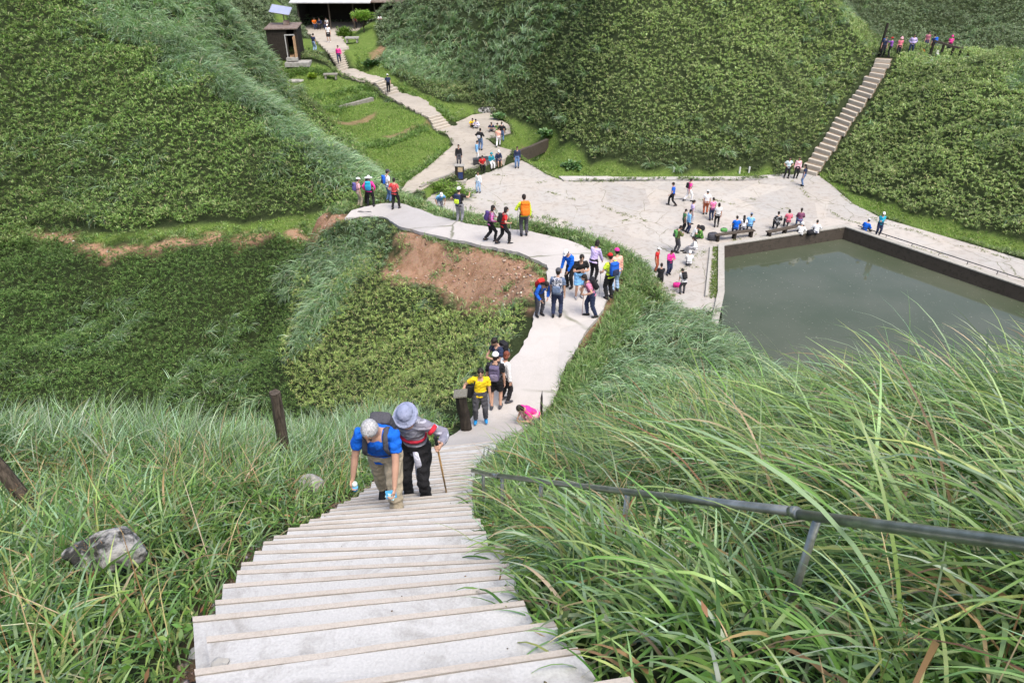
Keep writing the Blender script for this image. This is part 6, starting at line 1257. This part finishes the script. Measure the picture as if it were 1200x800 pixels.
heap.build('weeds', M_LEAF); heap = Heap()
# --- pebbles and clods on bare earth
def pebbles(x, y, r0, r1, cols, wts, zz=None):
    n = len(x); r = r0+(r1-r0)*rng.random(n)**2.5; oc = np.array([(1, 0, 0), (0, 1, 0), (-1, 0, 0), (0, -1, 0), (.1, 0, .7), (0, 0, -.5), (.7, .7, .3), (-.6, .7, .35), (-.7, -.6, .25), (.65, -.7, .3)])
    f = np.array([(6, 4, 0), (4, 6, 1), (7, 4, 1), (4, 7, 2), (8, 4, 2), (4, 8, 3), (9, 4, 3), (4, 9, 0), (0, 5, 6), (6, 5, 1), (1, 5, 7), (7, 5, 2), (2, 5, 8), (8, 5, 3), (3, 5, 9), (9, 5, 0)])
    V = oc[None]*r[:, None, None]*(1+rng.normal(0, .18, (n, 10, 3))); a = U(0, 6.28, n); c, s_ = np.cos(a)[:, None], np.sin(a)[:, None]; V = np.stack([V[..., 0]*c-V[..., 1]*s_, V[..., 0]*s_+V[..., 1]*c, V[..., 2]], -1)
    V += np.stack([x, y, (H(x, y) if zz is None else zz)+r*.1], -1)[:, None]; Q = (f[None]+(np.arange(n)*10)[:, None, None]).reshape(-1, 3); return V.reshape(-1, 3), Q, np.repeat(pick(n, cols, wts, .12), 10, 0)
M_PEB = bpy.data.materials.new('pebble'); M_PEB.use_nodes = True; _n = M_PEB.node_tree; _b = _n.nodes['Principled BSDF']; _b.inputs['Roughness'].default_value = .95; _a = _n.nodes.new('ShaderNodeAttribute'); _a.attribute_name = 'tint'; _n.links.new(_a.outputs['Color'], _b.inputs['Base Color'])
x = U(-12, 4, 30000); y = U(22, 36, 30000); k = (zone_soil(x, y) > .5) & (vnoise(x, y, .9, 95) > .35); x, y = x[k][:900], y[k][:900]
x2 = U(-26, -6, 30000); y2 = U(32, 38, 30000); k = (zone_soil(x2, y2) > .5) & (rib_clear(x2, y2) > .2); x = np.r_[x, x2[k][:350]]; y = np.r_[y, y2[k][:350]]
heap.add(*pebbles(x, y, .012, .07, [(.30, .19, .12), (.45, .33, .24), (.22, .13, .08), (.52, .47, .40)], [4, 3, 3, 1.5]))
x = U(-3.6, 0, 26000); y = U(1, 9, 26000); k = (zone_soil(x, y) > .3) & (rib_clear(x, y) > .05); x, y = x[k][:2600], y[k][:2600]
heap.add(*pebbles(x, y, .006, .035, [(.13, .10, .07), (.24, .19, .14), (.40, .37, .33), (.07, .055, .04)], [5, 4, 2, 3]))
x = U(-2.6, .6, 900); y = U(1.2, 12, 900); z_ = np.full(900, np.nan)
for poly, zt in TREADS[:60]: m_ = in_poly(x, y, poly); z_[m_] = zt
k = np.isfinite(z_) & ((rib_clear(x, y, [0]) > -.25) | (rng.random(900) < .22)); heap.add(*pebbles(x[k], y[k], .002, .009, [(.10, .08, .05), (.22, .17, .12), (.14, .16, .06)], [3, 3, 2], z_[k]+.004))
heap.build('gravel', M_PEB); heap = Heap()

# ------------------------------------------------------------------ shrubs, small tree and broad-leaved plants
def leafy(name, u, v, z, rad, n, label, cols, trunk=None, leaf=(.14, .26), wl=(.07, .11), cat='shrub', group=None, flat=False):
    p = V3(u, v, z); root = empty(name, p, 0, label, cat, group); r = np.array(rad); h0 = trunk or 0
    d = rng.normal(size=(n, 3)); d /= np.linalg.norm(d, axis=1)[:, None]; d[:, 2] = np.abs(d[:, 2]) if flat or not trunk else d[:, 2]; rr = rng.random(n)[:, None]**.35; lump = .72+.5*np.sin(d[:, 0:1]*5+u)*np.sin(d[:, 1:2]*6+v)*.6
    P = d*rr*r*lump+np.array([0, 0, h0+(r[2] if trunk else 0)]); V, Q, C = blades(P, np.arctan2(d[:, 1], d[:, 0])+rng.normal(0, .6, n), U(.5, 1.4, n), U(.1, .9, n), U(*leaf, n), U(*wl, n), 2, pick(n, cols, [3]*len(cols)), wprof=([0, .45, 1], [.3, 1, .05]))
    o = tris_mesh('crown' if trunk else 'foliage', V, Q, M_LEAF, C); o.parent = root
    b = MB(); top = h0+r[2]*(1.0 if trunk else .6)
    b.tube([(0, 0, -.2), (.03, .02, top*.5), (-.02, .03, top)], [.07, .055, .02], n=7)
    for k_ in range(5): a = k_*1.3; b.tube([(0, 0, top*.45), (.35*r[0]*math.cos(a), .35*r[1]*math.sin(a), top*.75), (.75*r[0]*math.cos(a), .75*r[1]*math.sin(a), top)], [.04, .025, .008], n=5)
    b.build('trunk' if trunk else 'stems', M_OLDWOOD, root, True); return root
BR = [(.12, .22, .03), (.18, .30, .05), (.25, .36, .08), (.08, .15, .02)]
leafy('round_shrub', 404, 42, 4.35, (1.25, 1.1, 1.15), 2600, 'rounded green shrub in front of the shelter', BR)
leafy('small_tree', 427, 43, 4.4, (1.5, 1.2, .7), 2000, 'small light green tree with a bent trunk in front of the shelter', BR[1:3]+[(.22, .38, .05)], trunk=1.5, cat='tree')
leafy('shrub', 366, 91, None, (.5, .5, .5), 500, 'small bright yellow green bush on the upper lawn', [(.20, .32, .03), (.26, .36, .04)])
for i, (u, v, z, s_, l) in enumerate(((630, 143, .8, 1.0, 'pale broad leaved clump left of two above the mossy wall'), (640, 158, .8, .85, 'pale broad leaved clump lowest by the mossy wall'), (585, 138, .8, .7, 'broad leaved clump at the back of the terrace'), (437, 76, None, 1.1, 'dark broad leaved clump beside the upper steps'), (672, 196, .1, .9, 'broad leaved clump at the left foot of the middle hill'), (725, 201, .1, .7, 'small broad leaved clump further right along the foot of the middle hill'))):
    leafy('leafy_plant', u, v, z, (1.1*s_, .8*s_, .55*s_), int(420*s_), l, [(.10, .20, .07), (.16, .28, .11), (.22, .34, .16)] if i != 3 else [(.03, .08, .02), (.05, .11, .03)], leaf=(.2, .34), wl=(.16, .28), cat='plant', group='broad leaved plants at the hill foot', flat=True)
for i, (u, v, r_) in enumerate(((520, 222, (2.2, 1.2, .7)), (535, 229, (1.6, 1.0, .6)))):
    leafy('shrub', u, v, .2, r_, 2200, ['low bright green shrub between the ridge path and the plaza', 'lower green shrub just behind the man with the outstretched arm'][i], BR[:3], leaf=(.1, .18), wl=(.05, .08))
